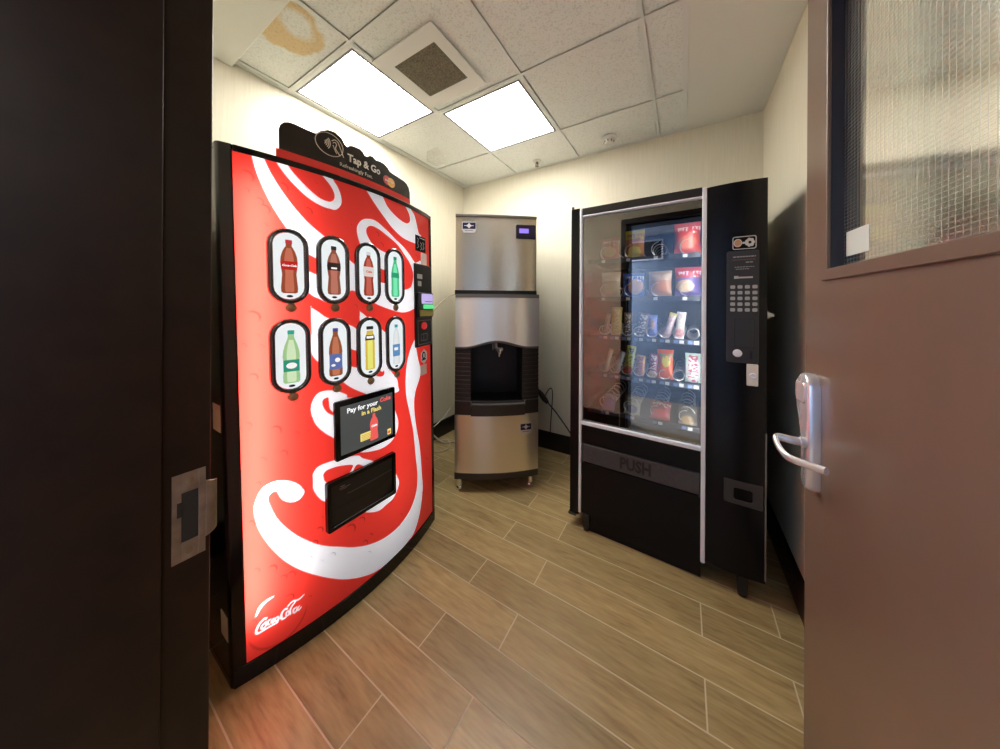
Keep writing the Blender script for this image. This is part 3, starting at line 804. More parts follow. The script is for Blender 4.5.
        k = MB(K).lathe([(.0, .0), (.0135, .0), (.0135, .008), (.011, .011), (0, .0115)], (ca + .004, cb - h / 2 - .014, .0), 2, 20)
        k.lathe([(.0165, .0), (.0165, .005), (.0135, .006)], (ca + .004, cb - h / 2 - .014, .0), 2, 20)
        k.build('push_button', M_bronze, rg, smooth=50)
    # video screen
    sc = MB(K)
    sc.prism(rrect(.656, .942, .648, .890, .008), .0005, .014)
    scr = sc.build('payment_screen', M_black, t, bevel=.0015, label='black framed screen that reads Pay for your Coke in a Flash')
    MB(K).box(.676, .925, .668, .868, .014, .0146, na=8).build('display', lit('screen_glow', (.050, .055, .054), 1.0), scr)
    w = MB(K)
    w.m = 0; w.text('Pay for your', .028, .772, .843, .0148, bold=.0007)
    w.m = 1; w.text('Coke', .027, .883, .848, .0148, bold=.0009, shear=.15)
    w.m = 2; w.text('in a Flash', .026, .812, .815, .0148, bold=.0007)
    w.prism(rrect(.757, .812, .695, .728, .003), .0148, .0152)
    w.prism(rrect(.893, .913, .676, .702, .003), .0148, .0151)
    w.m = 1
    pr = bottle_profile('cola'); ca, y0, bw, bh = .822, .682, .042, .118
    L = [(ca + x * bw, y0 + y * bh) for x, y in pr] + [(ca + .12 * bw, y0 + bh)]
    w.prism(L + [(2 * ca - p[0], p[1]) for p in L][::-1], .0150, .0153)
    w.prism(ellipse(.902, .687, .008, .007, 16), .0151, .0154)
    w.m = 0; w.text('Coke', .013, ca, .745, .0155, shear=.3, bold=.0005)
    w.m = 3
    for k in range(4): w.box(.761, .807, .699 + .0065 * k, .701 + .0065 * k, .0152, .0153)
    w.build('screen_lettering', [lit('screen_white', (.85, .88, .9), .9), lit('screen_red', (.72, .10, .09), .9), lit('screen_yellow', (.85, .66, .18), .85), lit('screen_ink', (.4, .28, .08), .6)], scr, smooth=0)
    # delivery door
    dd = MB(K)
    dd.ring(rrect(.620, .936, .378, .578, .008), rrect(.635, .921, .396, .560, .006), .0005, .020)
    dv = dd.build('delivery_port', M_black, t, bevel=.002, label='black bottle delivery port with a hinged flap')
    fl = MB(K); fl.box(.635, .921, .396, .560, .001, .010, na=8)
    fl.box(.638, .918, .455, .460, .010, .0125, na=8); fl.box(.69, .89, .492, .495, .010, .0115, na=6)
    fl.build('flap', M_blackm, dv)
    rg_ = MB(K); rg_.box(.700, .915, .500, .5025, .0100, .0125, na=6)
    rg_.build('flap_ridge', M_grey, dv)
    g = MB(K)
    g.box(.672, .690, .540, .5425, .0102, .0108); g.box(.668, .712, .533, .5345, .0102, .0108); g.box(.672, .700, .528, .529, .0102, .0108)
    g.build('flap_lettering', mat('grey_print', (.35, .33, .30), .5), dv, smooth=0)
    # coin column on the right edge
    cc = MB(K)
    cc.box(1.103, 1.276, 1.055, 1.505, .0005, .010, na=6)
    co = cc.build('coin_panel', M_blackm, t, bevel=.002, label='black coin and note panel')
    s = MB(K); s.box(1.125, 1.172, 1.425, 1.450, .010, .0108); s.box(1.130, 1.162, 1.385, 1.412, .010, .0108)
    s.build('coin_sticker', mat('grey_white_sticker', (.45, .45, .42), .5), co)
    nb_ = MB(K)
    nb_.prism(rrect(1.120, 1.272, 1.215, 1.352, .010), .008, .024)
    nv = nb_.build('note_acceptor', M_dgray, co, bevel=.004)
    q = MB(K)
    q.m = 0; q.prism(rrect(1.145, 1.264, 1.290, 1.345, .006), .024, .026)
    q.m = 1; q.prism(rrect(1.160, 1.270, 1.262, 1.286, .006), .024, .033)
    q.m = 2; q.prism(rrect(1.125, 1.266, 1.222, 1.256, .006), .024, .029)
    q.m = 3; q.box(1.175, 1.260, 1.300, 1.304, .0255, .0266)
    q.build('note_mouth', [lit('violet_glow', (.50, .40, .75), .8), lit('green_glow', (.10, .70, .25), .8), mat('yellow_bezel', (.30, .26, .04), .3), M_navy], nv, bevel=.001)
    q = MB(K); q.ring(rrect(1.122, 1.262, 1.065, 1.200, .004), rrect(1.127, 1.257, 1.070, 1.195, .003), .010, .013)
    q.build('coin_bezel', mat('dim_grey', (.14, .14, .14), .4), co)
    MB(K).prism(ellipse(1.180, 1.168, .026, .020, 18), .010, .016).build('reject_button', mat('red_button', (.5, .02, .02), .25, emit=(.6, .02, .02), es=.35), co)
    q = MB(K); q.ring(rrect(1.150, 1.215, 1.085, 1.125, .002), rrect(1.154, 1.211, 1.089, 1.121, .002), .010, .012); q.box(1.175, 1.18, 1.09, 1.12, .010, .012)
    q.build('coin_slot', mat('dim_grey', (.14, .14, .14), .4), co)
    # stickers on the film's right edge
    q = MB(K)
    q.m = 0; q.box(1.122, 1.222, 1.575, 1.660, .0008, .0016, na=3)
    q.m = 1
    for a0, b0, b1 in ((1.138, 1.590, 1.645), (1.168, 1.585, 1.625), (1.191, 1.590, 1.630)):
        q.tube([(a0, b1, .002), (a0 + .012, b1 - .006, .002), (a0 + .004, (b0 + b1) / 2, .002), (a0 + .014, b0 + .010, .002), (a0, b0, .002)], .0016, 5)
    q.box(1.161, 1.216, 1.648, 1.652, .0016, .0022)
    q.build('price_decal', [M_black, mat('grey_strokes', (.35, .34, .32), .5)], t, smooth=0, label='small black decal with white strokes')
    MB(K).box(1.172, 1.232, 1.508, 1.572, .0008, .0016, na=3).build('instruction_label', mat('rose_white_sticker', (.70, .55, .50), .5), t)
    q = MB(K); q.m = 0; q.prism([(1.190 + .036 * math.cos(R(60 * k + 30)), .995 + .042 * math.sin(R(60 * k + 30))) for k in range(6)], .0008, .0016)
    q.m = 1; q.prism(ellipse(1.187, 1.000, .018, .022, 16), .0016, .0022); q.box(1.165, 1.210, .975, .982, .0016, .0022)
    q.m = 0; q.box(1.181, 1.195, .990, 1.012, .0022, .0026)
    q.build('hexagon_badge', [M_text, M_dtext], t, smooth=0, label='white hexagon badge sticker')
    MB(K).box(1.152, 1.216, .893, .950, .0008, .0016, na=3).build('small_label', mat('rose_white_sticker', (.70, .55, .50), .5), t)
    # stickers on the left side panel
    for z0, z1, x0, x1 in ((1.69, 1.775, -1.375, -1.325), (.855, .945, -1.365, -1.295), (.152, .235, -1.345, -1.285)):
        MB(KW).box(x0, x1, CY0 - .0015, CY0 + .001, z0, z1).build('side_sticker', M_beige, t)
    # feet
    for x in (-1.90, -1.35):
        for y in (.40, 1.23):
            pass
    # topper sign standing on the machine
    tp = thing('topper_sign', 'dark Tap & Go sign board standing on top of the red cola machine', 'sign', (-1.30 , .80, 1.803))
    O2 = (-1.30, .80, 1.803)
    def KT(p): return (bow(p[0]) - .022 + p[2] - O2[0], p[0] - SH * (p[1] - .9) - O2[1], p[1] - O2[2])
    outl = [(0.504, 1.8035), (0.511, 1.912), (0.516, 1.93), (0.526, 1.943), (0.541, 1.95), (0.558, 1.951), (0.601, 1.947), (0.626, 1.947), (0.644, 1.965), (0.671, 1.982), (0.698, 1.984), (0.723, 1.972), (0.738, 1.95), (0.748, 1.946), (0.756, 1.955), (0.768, 1.961), (0.804, 1.962), (0.818, 1.955), (0.826, 1.944), (0.838, 1.944), (0.852, 1.955), (0.868, 1.957), (0.88, 1.949), (0.888, 1.948), (0.906, 1.952), (0.931, 1.95), (0.951, 1.94), (0.964, 1.928), (0.976, 1.926), (1.061, 1.921), (1.084, 1.915), (1.1, 1.9), (1.108, 1.88), (1.111, 1.8035)]
    # column-wise loft so the board follows the bow
    low = MB(KT)
    low.box(.502, 1.108, 1.8035, 1.842, -.003, .0012, na=16)
    up = MB(KT)
    up.loft([[(p[0], 1.830, -.003), (p[0], p[1], -.003), (p[0], p[1], 0), (p[0], 1.830, 0)] for p in sorted(outl[1:-1])])
    up.build('board', mat('espresso_sign', (.016, .013, .010), .22), tp)
    low.build('red_strip', lit('red_sign_strip', (.62, .03, .02), .35), tp)
    g = MB(KT)
    g.m = 0
    g.text('Tap & Go', .044, .826, 1.902, .0012, bold=.0012, sx=.9)
    g.text('Refreshingly Fast.', .0215, .788, 1.862, .0012)
    P = ellipse(.676, 1.925, .052, .044, 30)
    g.tube([(p[0], p[1], .0012) for p in P] + [(P[0][0], P[0][1], .0012)], .0013, 5)
    for k, r in enumerate((.008, .014, .020, .026)):
        g.tube([(.652 + r * math.cos(R(t)), 1.928 + r * 1.1 * math.sin(R(t)), .0012) for t in range(-45, 46, 15)], .0016, 5)
    g.tube([(q[0], q[1], .0012) for q in crom([(.684, 1.943), (.694, 1.951), (.706, 1.948), (.714, 1.933), (.722, 1.913), (.730, 1.894)], 3, False)], .0016, 5)
    g.tube([(q[0], q[1], .0012) for q in crom([(.688, 1.936), (.696, 1.942), (.702, 1.934), (.698, 1.918), (.706, 1.906), (.716, 1.894)], 3, False)], .0016, 5)
    g.tube([(.688, 1.928, .0012), (.696, 1.910, .0012), (.702, 1.898, .0012)], .0016, 5)
    g.build('lettering', mat('cream_lettering', (.72, .66, .58), .5), tp, smooth=0)
    g = MB(KT)
    g.m = 0; g.prism(ellipse(.946, 1.879, .024, .022), .0006, .0012)
    g.m = 1; g.prism(ellipse(.970, 1.876, .024, .022), .0012, .0018)
    g.m = 2; g.text('MasterCard', .0105, .958, 1.878, .0022, bold=.0002)
    g.build('card_logo', [mat('logo_red', (.55, .02, .02), .4), mat('logo_orange', (.75, .33, .03), .4), M_text], tp, smooth=0)
make_cola()
# ------------------------------------------------------------------ snack vending machine (front faces -y; panel space a right, b up, c out)
CABINET_FILL_W = 2.3  # strength of the added light inside the cabinet
VO, VR = (-.497, 1.703, 0.0), -.027
def bag_mat(name, base, band, blob, ink, band_lo=.62, blob_c=(.5, .36), blob_r=(.34, .22), vertical=False):
    m, nt, b = new_mat(name)
    tc = N(nt, 'ShaderNodeTexCoord'); sp = N(nt, 'ShaderNodeSeparateXYZ'); nt.links.new(tc.outputs['Generated'], sp.inputs[0])
    def mix(fac, c0, c1):
        x = N(nt, 'ShaderNodeMix', data_type='RGBA')
        nt.links.new(fac, x.inputs[0])
        for i, c in ((6, c0), (7, c1)):
            if isinstance(c, tuple): x.inputs[i].default_value = (*c, 1)
            else: nt.links.new(c, x.inputs[i])
        return x.outputs[2]
    nz = N(nt, 'ShaderNodeTexNoise'); nz.inputs['Scale'].default_value = 7
    nt.links.new(tc.outputs['Generated'], nz.inputs['Vector'])
    def mth(op, x, y, clamp=False):
        n = N(nt, 'ShaderNodeMath', operation=op, use_clamp=clamp)
        for i, q in enumerate((x, y)):
            if isinstance(q, (int, float)): n.inputs[i].default_value = q
            else: nt.links.new(q, n.inputs[i])
        return n.outputs[0]
    zz = mth('ADD', sp.outputs[2], mth('MULTIPLY', mth('SUBTRACT', nz.outputs['Fac'], .5), .10))
    f_band = mth('GREATER_THAN', zz, band_lo)
    u = mth('DIVIDE', mth('SUBTRACT', sp.outputs[0], blob_c[0]), blob_r[0]); v = mth('DIVIDE', mth('SUBTRACT', zz, blob_c[1]), blob_r[1])
    f_blob = mth('LESS_THAN', mth('ADD', mth('ADD', mth('MULTIPLY', u, u), mth('MULTIPLY', v, v)), mth('MULTIPLY', nz.outputs['Fac'], .6)), 1.25)
    # wavy printed strokes
    mp = N(nt, 'ShaderNodeMapping'); mp.inputs['Scale'].default_value = (9, 1, 5) if not vertical else (3, 1, 11)
    nt.links.new(tc.outputs['Generated'], mp.inputs[0])
    n2 = N(nt, 'ShaderNodeTexNoise'); n2.inputs['Scale'].default_value = 1.3; n2.inputs['Detail'].default_value = 1; nt.links.new(mp.outputs[0], n2.inputs['Vector'])
    ink_f = mth('GREATER_THAN', n2.outputs['Fac'], .54)
    if vertical:
        win = mth('LESS_THAN', mth('ABSOLUTE', mth('SUBTRACT', sp.outputs[0], .5), 0), .30)
    else:
        win = mth('LESS_THAN', mth('ABSOLUTE', mth('SUBTRACT', sp.outputs[2], .74), 0), .11)
    c = mix(f_blob, base, blob)
    c = mix(f_band, c, band)
    c = mix(mth('MULTIPLY', ink_f, win), c, ink)
    nt.links.new(c, b.inputs['Base Color'])
    b.inputs['Roughness'].default_value = .3
    return m

def pouch_mesh(w, h, t, fold=.006):
    """pillow pack standing up: crimped flat ends, puffed middle. local x right, z up, -y front"""
    na, nb = 11, 15
    vs = []; fs = []
    for side in (-1, 1):
        for j in range(nb):
            v = j / (nb - 1)
            for i in range(na):
                u = i / (na - 1) * 2 - 1
                e = (1 - abs(u) ** 2.6) * max(0, math.sin(math.pi * min(1, max(0, (v - .06) / .88)))) ** .55
                wr = 1 + .035 * math.sin(9 * v + 2 * u) * (1 - abs(u))
                x = u * w / 2 * (1 - .06 * math.sin(math.pi * v))
                y = side * (t / 2 * e * wr + .0006)
                if v in (0, 1): y += .0012 * math.sin(i * 3.1)
                vs.append((x, y, v * h))
    o = na * nb
    for j in range(nb - 1):
        for i in range(na - 1):
            p = j * na + i
            fs.append([p, p + 1, p + 1 + na, p + na]); fs.append([o + p, o + p + na, o + p + 1 + na, o + p + 1])
    edge = [i for i in range(na)] + [j * na + na - 1 for j in range(1, nb)] + [(nb - 1) * na + i for i in range(na - 2, -1, -1)] + [j * na for j in range(nb - 2, 0, -1)]
    for k in range(len(edge)):
        p, q = edge[k], edge[(k + 1) % len(edge)]
        fs.append([p, o + p, o + q, q])
    return vs, fs

def spiral_mesh(name, r, turns, depth, wire=.0024):
    seg = 18; path = []
    for k in range(turns * seg + 1):
        t = 2 * math.pi * k / seg + math.pi / 2
        path.append((r * math.cos(t), depth * k / (turns * seg), r * math.sin(t)))
    b = MB(); b.tube(path, wire, 5)
    o = b.build(name, M_wirem, smooth=60)
    return o

def make_vending():
    t = thing('snack_vending_machine', 'black glass fronted snack vending machine with keypad, beside the right wall', 'vending machine', VO, VR)
    B = lambda: MB(front)
    c = B()
    c.box(-.070, -.016, .070, 1.852, -.74, -.004)            # left wall
    c.box(-.070, .802, 1.802, 1.838, -.74, -.020)            # roof
    c.box(-.016, .802, .095, 1.802, -.74, -.705)             # back
    c.box(-.016, .572, .095, .600, -.705, -.020)             # lower block
    c.box(.575, .800, .095, 1.802, -.705, -.010)             # control column
    c.build('cabinet', M_vend, t, bevel=.003)
    h = B(); h.cyl((-.062, 1.850, -.012), (-.062, 1.866, -.012), .008); h.build('hinge_pin', M_blackm, t)
    h = B(); h.cyl((-.062, .054, -.012), (-.062, .072, -.012), .010); h.box(-.075, -.03, .060, .071, -.05, .004); h.build('hinge_foot', M_blackm, t)
    # door
    d = B()
    d.box(.000, .570, 1.803, 1.845, -.018, .006)
    d.build('header', mat('header_black', (.020, .020, .020), .3), t, bevel=.002)
    p = B()
    p.box(-.014, .0, .093, 1.846, -.018, .009)
    p.box(.570, .588, .086, 1.840, -.018, .012)
    p.box(.0, .570, 1.794, 1.803, -.018, .008)
    p.prism([(.0, .603), (.570, .603), (.570, .622), (.0, .622)], -.010, .012)
    p.build('chrome_trim', M_chrome, t, bevel=.003, label='bright aluminium trim round the glass')
    B().box(.000, .570, .622, 1.794, -.012, -.008).build('glass_front', M_glass, t, label='clear glass front')
    lp = B(); lp.box(.000, .570, .092, .388, -.018, .000); lp.box(.0, .570, .497, .603, -.018, .000)
    lp.build('lower_panel', M_vend, t, bevel=.002)
    fl = B(); fl.prism([(.006, .393), (.566, .393), (.566, .492), (.006, .492)], -.014, .004)
    flo = fl.build('push_flap', M_flap, t, bevel=.003, label='grey flap with the word PUSH')
    g = B(); g.text('PUSH', .082, .286, .4415, .0046, sx=.78, bold=.0034)
    g.build('lettering', M_dtext, flo, smooth=0)
    for a in (.003, .560):
        B().cyl((a, .394, .006), (a + .009, .394, .006), .007).build('flap_pivot', M_blackm, flo)
    # control column front, slightly bowed
    cp = B()
    rr = []
    for i in range(13):
        u = i / 12; a = .588 + .214 * u; cc = .004 + .012 * (1 - (2 * u - 1) ** 2)
        rr.append([(a, .095, -.010), (a, 1.838, -.010), (a, 1.838, cc), (a, .095, cc)])
    cp.loft(rr)
    cpo = cp.build('control_panel', M_vend, t, bevel=.002)
    B().box(.797, .8025, .11, .74, .003, .009).build('edge_trim', mat('dim_aluminium', (.25, .25, .25), .4, .9), t)
    kp = B(); kp.prism(rrect(.662, .773, 1.036, 1.530, .008), .008, .0185)
    kpo = kp.build('keypad_plate', M_dgray, t, bevel=.002)
    keys = B()
    for r_ in range(5):
        for c_ in range(4):
            a = .6835 + .0252 * c_; b_ = 1.370 - .0252 * r_
            keys.prism(rrect(a - .0085, a + .0085, b_ - .0075, b_ + .0075, .004), .0185, .0215)
    keys.build('keys', mat('pale_keys', (.42, .42, .40), .4), kpo, bevel=.001)
    tx = B()
    for i, (a0, a1, b_, th) in enumerate(((.684, .762, 1.503, .005), (.680, .760, 1.490, .003), (.728, .752, 1.478, .004), (.690, .756, 1.458, .003), (.694, .740, 1.449, .003))):
        tx.m = 1 if i == 1 else 0
        x = a0; rn = random.Random(i)
        while x < a1:
            x1 = min(a1, x + rn.uniform(.004, .012)); tx.box(x, x1, b_ - th / 2, b_ + th / 2, .0185, .0190); x = x1 + .002
    lb = B(); lb.box(.688, .703, 1.407, 1.419, .0185, .019); lb.box(.703, .752, 1.408, 1.415, .0185, .019)
    lb.build('maker_label', mat('pale_ink', (.5, .5, .46), .5), kpo, smooth=0)
    tx.build('instructions', [mat('grey_ink', (.33, .33, .33), .5), mat('red_ink', (.25, .06, .06), .5)], kpo, smooth=0)
    q = B(); q.ring(rrect(.688, .758, 1.105, 1.232, .006), rrect(.692, .754, 1.109, 1.228, .004), .0185, .0205)
    q.build('note_reader', mat('charcoal', (.018, .018, .018), .5), kpo)
    B().lathe([(0, 0), (.0165, 0), (.0165, .004), (.012, .0065), (.008, .006), (0, .007)], (.701, 1.078, .0185), 2, 24).build('return_button', M_chrome, kpo, smooth=50)
    q = B(); q.prism(stadium(.747, 1.073, .009, .036), .0185, .0195); q.build('coin_slot', M_dtext, kpo)
    cs = B()
    cs.m = 0; cs.ring(rrect(.682, .764, 1.536, 1.593, .008), rrect(.685, .761, 1.539, 1.590, .006), .012, .0165)
    cs.m = 1; cs.prism(ellipse(.7005, 1.5645, .0135, .0165), .013, .017)
    cs.m = 0; cs.ring(ellipse(.7005, 1.5645, .0145, .0175), ellipse(.7005, 1.5645, .012, .015), .0165, .0173)
    for k in range(7):
        cs.prism(ellipse(.742 + .011 * math.cos(.9 * k), 1.5645 + .013 * math.sin(.9 * k), .006, .007, 10), .0130, .0166 + .0002 * k)
    cs.prism([(.716, 1.560), (.728, 1.560), (.728, 1.568), (.716, 1.568)], .0130, .0168)
    cs.build('money_decal', [mat('decal_white', (.55, .54, .52), .5), mat('decal_copper', (.40, .22, .12), .5)], t, smooth=0, label='white outlined decal of coins')
    lk = B().prism(rrect(.733, .772, .940, 1.034, .003), .006, .0185).build('lock_plate', M_white, t, bevel=.001, label='white plate with a round key lock')
    q = B(); q.lathe([(0, 0), (.0125, 0), (.0125, .004), (.009, .006), (.004, .004), (0, .004)], (.754, .984, .0185), 2, 20); q.build('key_lock', M_chrome, lk, smooth=50)
    cr = B(); cr.ring(rrect(.656, .790, .410, .513, .005), rrect(.690, .757, .430, .482, .010), .006, .0185)
    cro = cr.build('coin_return', M_dgray, t, bevel=.002)
    q = B(); q.box(.690, .757, .430, .482, .003, .008); q.prism(rrect(.696, .751, .448, .480, .006), .008, .011)
    q.build('return_cup', M_black, cro, bevel=.002)
    # kick plate and legs
    B().box(.040, .572, .004, .093, -.016, -.004).build('kick_plate', M_vend, t)
    for a in (.010, .706):
        for cc in (-.030, -.66):
            lg = B(); lg.box(a, a + .038, .020, .095, cc, cc + .040); lg.cyl((a + .019, 0.0, cc + .02), (a + .019, .022, cc + .02), .017)
            lg.build('leg', M_blackm, t, bevel=.002)
    # inside: trays with spirals and price strips
    tz = [1.545, 1.325, 1.100, .877, .660]
    cols4 = [.105, .240, .378, .512]; cols8 = [.092 + .0635 * k for k in range(8)]
    big = spiral_mesh('spiral', .036, 6, .46); small = spiral_mesh('spiral', .0265, 8, .46, .0022)
    first = {id(big): True, id(small): True}
    tag_m = mat('price_tag_card', (.50, .50, .47), .5); tag_b = mat('price_tag_blue', (.10, .16, .30), .5)
    for r_, z in enumerate(tz):
        tr = B()
        tr.box(.004, .566, z - .013, z + .013, -.104, -.100)
        tr.box(.004, .566, z + .008, z + .011, -.62, -.104)
        tro = tr.build('tray', M_inside, t)
        src, rad, cols = (small, .0265, cols8) if r_ in (2, 3) else (big, .036, cols4)
        for a in cols:
            if first[id(src)]: o = src; first[id(src)] = False
            else:
                o = src.copy(); COL.objects.link(o)
            o.parent = tro
            o.location = front((a, z + .014 + rad, -.112))
        for a in cols:
            for da, mm in ((-.012, tag_b if r_ > 1 else tag_m), (.014, tag_m)):
                if r_ < 2 and da > 0: continue
                B().box(a + da - .010, a + da + .010, z - .008, z + .008, -.0998, -.0992).build('price_tag', mm, tro, smooth=0)
    # added light, put in to brighten the packs behind the glass
    area("added_cabinet_light", front((.558, 1.20, -.035)), (0, R(90), R(-50)), 1.1, .02, CABINET_FILL_W, (.95, .97, 1.0), t)
    return t

VT = make_vending()

VM = Matrix.Translation(VO) @ Matrix.Rotation(VR, 4, 'Z')
def snack(label, cat, name, a, z, w, h, th, m, lean=0.0, tilt=-6, c=-.150, group=None):
    vs, fs = pouch_mesh(w, h, th)
    b = MB(); b.add(vs, fs)
    o = b.build(name, m, smooth=50)
    o.matrix_world = VM @ Matrix.Translation(front((a, z + .0115, c))) @ Matrix.Rotation(R(lean), 4, 'Y') @ Matrix.Rotation(R(tilt), 4, 'X')
    return tag(o, label, cat, group)

BM = bag_mat
G1, G2, G3, G4, G5 = 'crisp bags on the top shelf', 'crisp bags on the second shelf', 'chocolate bars on the third shelf', 'sweets on the fourth shelf', 'flat packs on the bottom shelf'
snack('dim red crisp bag at the left end of the top vending shelf', 'crisp bag', 'crisp_bag', .118, 1.545, .105, .135, .045, BM('bag_red_dim', (.35, .03, .02), (.30, .02, .02), (.45, .20, .06), (.5, .35, .3)), group=G1)
snack('yellow and orange crisp bag, second from left on the top vending shelf', 'crisp bag', 'crisp_bag', .252, 1.545, .105, .165, .045, BM('bag_yellow', (.60, .20, .02), (.62, .52, .03), (.65, .50, .06), (.55, .10, .03), band_lo=.66, blob_c=(.5, .2)), group=G1)
snack('large red crisp bag with white lettering at the right end of the top shelf', 'crisp bag', 'crisp_bag', .508, 1.545, .120, .170, .05, BM('bag_red', (.55, .06, .04), (.52, .03, .03), (.60, .16, .09), (.75, .62, .55), band_lo=.66), group=G1)
snack('cream topped tan snack bag at the left end of the second shelf', 'crisp bag', 'crisp_bag', .122, 1.325, .110, .150, .045, BM('bag_cream', (.33, .30, .20), (.55, .50, .33), (.40, .36, .18), (.48, .40, .24)), group=G2)
snack('blue crisp bag printed with orange crisps on the second shelf', 'crisp bag', 'crisp_bag', .246, 1.325, .115, .138, .045, BM('bag_blue', (.02, .08, .36), (.03, .12, .48), (.55, .26, .12), (.70, .72, .75), blob_c=(.62, .42), blob_r=(.34, .34), band_lo=.80), group=G2)
snack('orange and tan cheese snack bag on the second shelf', 'crisp bag', 'crisp_bag', .382, 1.325, .115, .142, .045, BM('bag_orange_tan', (.52, .25, .12), (.55, .36, .22), (.60, .20, .06), (.62, .48, .38)), group=G2)
snack('purple and red snack bag printed with cookies at the right of the second shelf', 'crisp bag', 'crisp_bag', .512, 1.325, .120, .155, .05, BM('bag_purple', (.16, .11, .30), (.50, .06, .07), (.60, .42, .26), (.70, .62, .70), blob_c=(.4, .34)), group=G2)
sl = [.092 + .0635 * k for k in range(8)]
def bar(k, z, label, w, h, m, cat, nm, lean=0, tilt=-8, th=.022, g=G3): snack(label, cat, nm, sl[k], z, min(w * 1.2, .078), h * 1.06, th, m, lean, tilt, group=g)
bar(0, 1.100, 'pinkish brown bar leaning at the left end of the third vending shelf', .026, .125, BM('bar_pink_brown', (.32, .17, .11), (.35, .20, .12), (.38, .22, .15), (.48, .34, .25), vertical=True), 'chocolate bar', 'chocolate_bar', lean=8)
bar(1, 1.100, 'tall yellow sweet packet on the third vending shelf', .050, .158, BM('bar_yellow', (.58, .42, .08), (.60, .45, .10), (.55, .42, .12), (.70, .60, .36), vertical=True), 'sweet packet', 'sweet_packet')
bar(2, 1.100, 'brown and white lettered bar on the third shelf beside the yellow packet', .040, .128, BM('bar_brown_white', (.05, .03, .02), (.25, .12, .03), (.08, .05, .04), (.70, .66, .60), vertical=True), 'chocolate bar', 'chocolate_bar')
bar(3, 1.100, 'wide dark bar with silver white lettering on the third shelf', .052, .128, BM('bar_dark_silver', (.10, .07, .06), (.16, .10, .09), (.14, .10, .09), (.66, .64, .64), vertical=True), 'chocolate bar', 'chocolate_bar', lean=10)
bar(4, 1.100, 'blue wrapped bar with an orange picture on the third shelf', .040, .118, BM('bar_blue', (.16, .20, .60), (.18, .30, .70), (.62, .26, .10), (.35, .40, .72), blob_c=(.55, .55), blob_r=(.25, .25), vertical=True, band_lo=.84), 'chocolate bar', 'chocolate_bar')
bar(5, 1.100, 'pale pink bar with a yellow top leaning right on the third shelf', .030, .135, BM('bar_pink', (.56, .36, .36), (.62, .52, .12), (.60, .44, .42), (.70, .60, .60), band_lo=.84, vertical=True), 'chocolate bar', 'chocolate_bar', lean=16)
bar(6, 1.100, 'white and pink bar on the third shelf next to the empty spiral', .036, .136, BM('bar_white_pink', (.66, .62, .56), (.68, .66, .62), (.62, .24, .22), (.60, .48, .40), blob_c=(.5, .2), blob_r=(.5, .16), vertical=True), 'chocolate bar', 'chocolate_bar', lean=5)
bar(0, .877, 'thin cream bar with a yellow end leaning at the left of the fourth shelf', .022, .135, BM('bar_cream_yellow', (.42, .36, .25), (.50, .42, .12), (.45, .40, .25), (.52, .46, .34), band_lo=.84, vertical=True), 'chocolate bar', 'chocolate_bar', lean=14, g=G4)
bar(1, .877, 'silver grey bar leaning right on the fourth shelf', .024, .125, BM('bar_silver', (.36, .36, .35), (.42, .42, .41), (.38, .38, .37), (.50, .50, .48), vertical=True), 'chocolate bar', 'chocolate_bar', lean=18, g=G4)
bar(2, .877, 'tall yellow green sweet packet with red end on the fourth shelf', .042, .158, BM('sweet_lime', (.45, .45, .03), (.55, .52, .03), (.50, .06, .04), (.08, .10, .02), blob_c=(.5, .14), blob_r=(.5, .18), band_lo=.84, vertical=True), 'sweet packet', 'sweet_packet', lean=7, g=G4)
bar(3, .877, 'orange and purple lettered bar on the fourth shelf', .040, .110, BM('sweet_orange_purple', (.62, .28, .04), (.62, .34, .06), (.60, .20, .06), (.30, .05, .18), vertical=True), 'chocolate bar', 'chocolate_bar', lean=3, g=G4)
bar(4, .877, 'maroon bar with white swirl on the fourth shelf', .040, .125, BM('sweet_maroon', (.18, .02, .05), (.24, .03, .08), (.62, .42, .20), (.66, .55, .52), blob_c=(.5, .12), blob_r=(.5, .16), vertical=True), 'chocolate bar', 'chocolate_bar', lean=4, g=G4)
bar(5, .877, 'large bright orange sweet bag on the fourth vending shelf', .074, .150, BM('sweet_orange', (.72, .13, .01), (.72, .11, .01), (.60, .50, .05), (.05, .30, .12), blob_c=(.55, .60), blob_r=(.26, .20), band_lo=.84, vertical=False), 'sweet bag', 'sweet_bag', th=.03, g=G4)
bar(7, .877, 'white and pale green packet with red lettering at the right of the fourth shelf', .058, .142, BM('sweet_white_green', (.40, .52, .42), (.36, .52, .42), (.66, .64, .60), (.42, .03, .06), blob_c=(.5, .40), blob_r=(.48, .5), band_lo=.9, vertical=True), 'sweet packet', 'sweet_packet', g=G4)
for a, lab, w, m in ((.118, 'lavender wrapped pack at the left of the bottom vending shelf', .07, BM('pack_lavender', (.20, .20, .32), (.28, .26, .30), (.24, .24, .40), (.4, .4, .45))),
                     (.246, 'beige pack with dark blue label on the bottom vending shelf', .085, BM('pack_beige', (.30, .27, .20), (.22, .20, .12), (.05, .06, .12), (.4, .38, .3), blob_c=(.5, .25))),
                     (.385, 'dark red pack with white ring lettering on the bottom vending shelf', .105, BM('pack_red', (.24, .02, .015), (.22, .02, .015), (.42, .03, .03), (.5, .4, .38), blob_c=(.5, .3))),
                     (.515, 'grey brown pack at the right of the bottom vending shelf', .085, BM('pack_grey', (.10, .09, .08), (.09, .08, .07), (.26, .17, .07), (.2, .18, .16), blob_c=(.5, .2)))):
    snack(lab, 'snack pack', 'snack_pack', a, .660, w, .115, .02, m, 0, -48, c=-.125, group=G5)

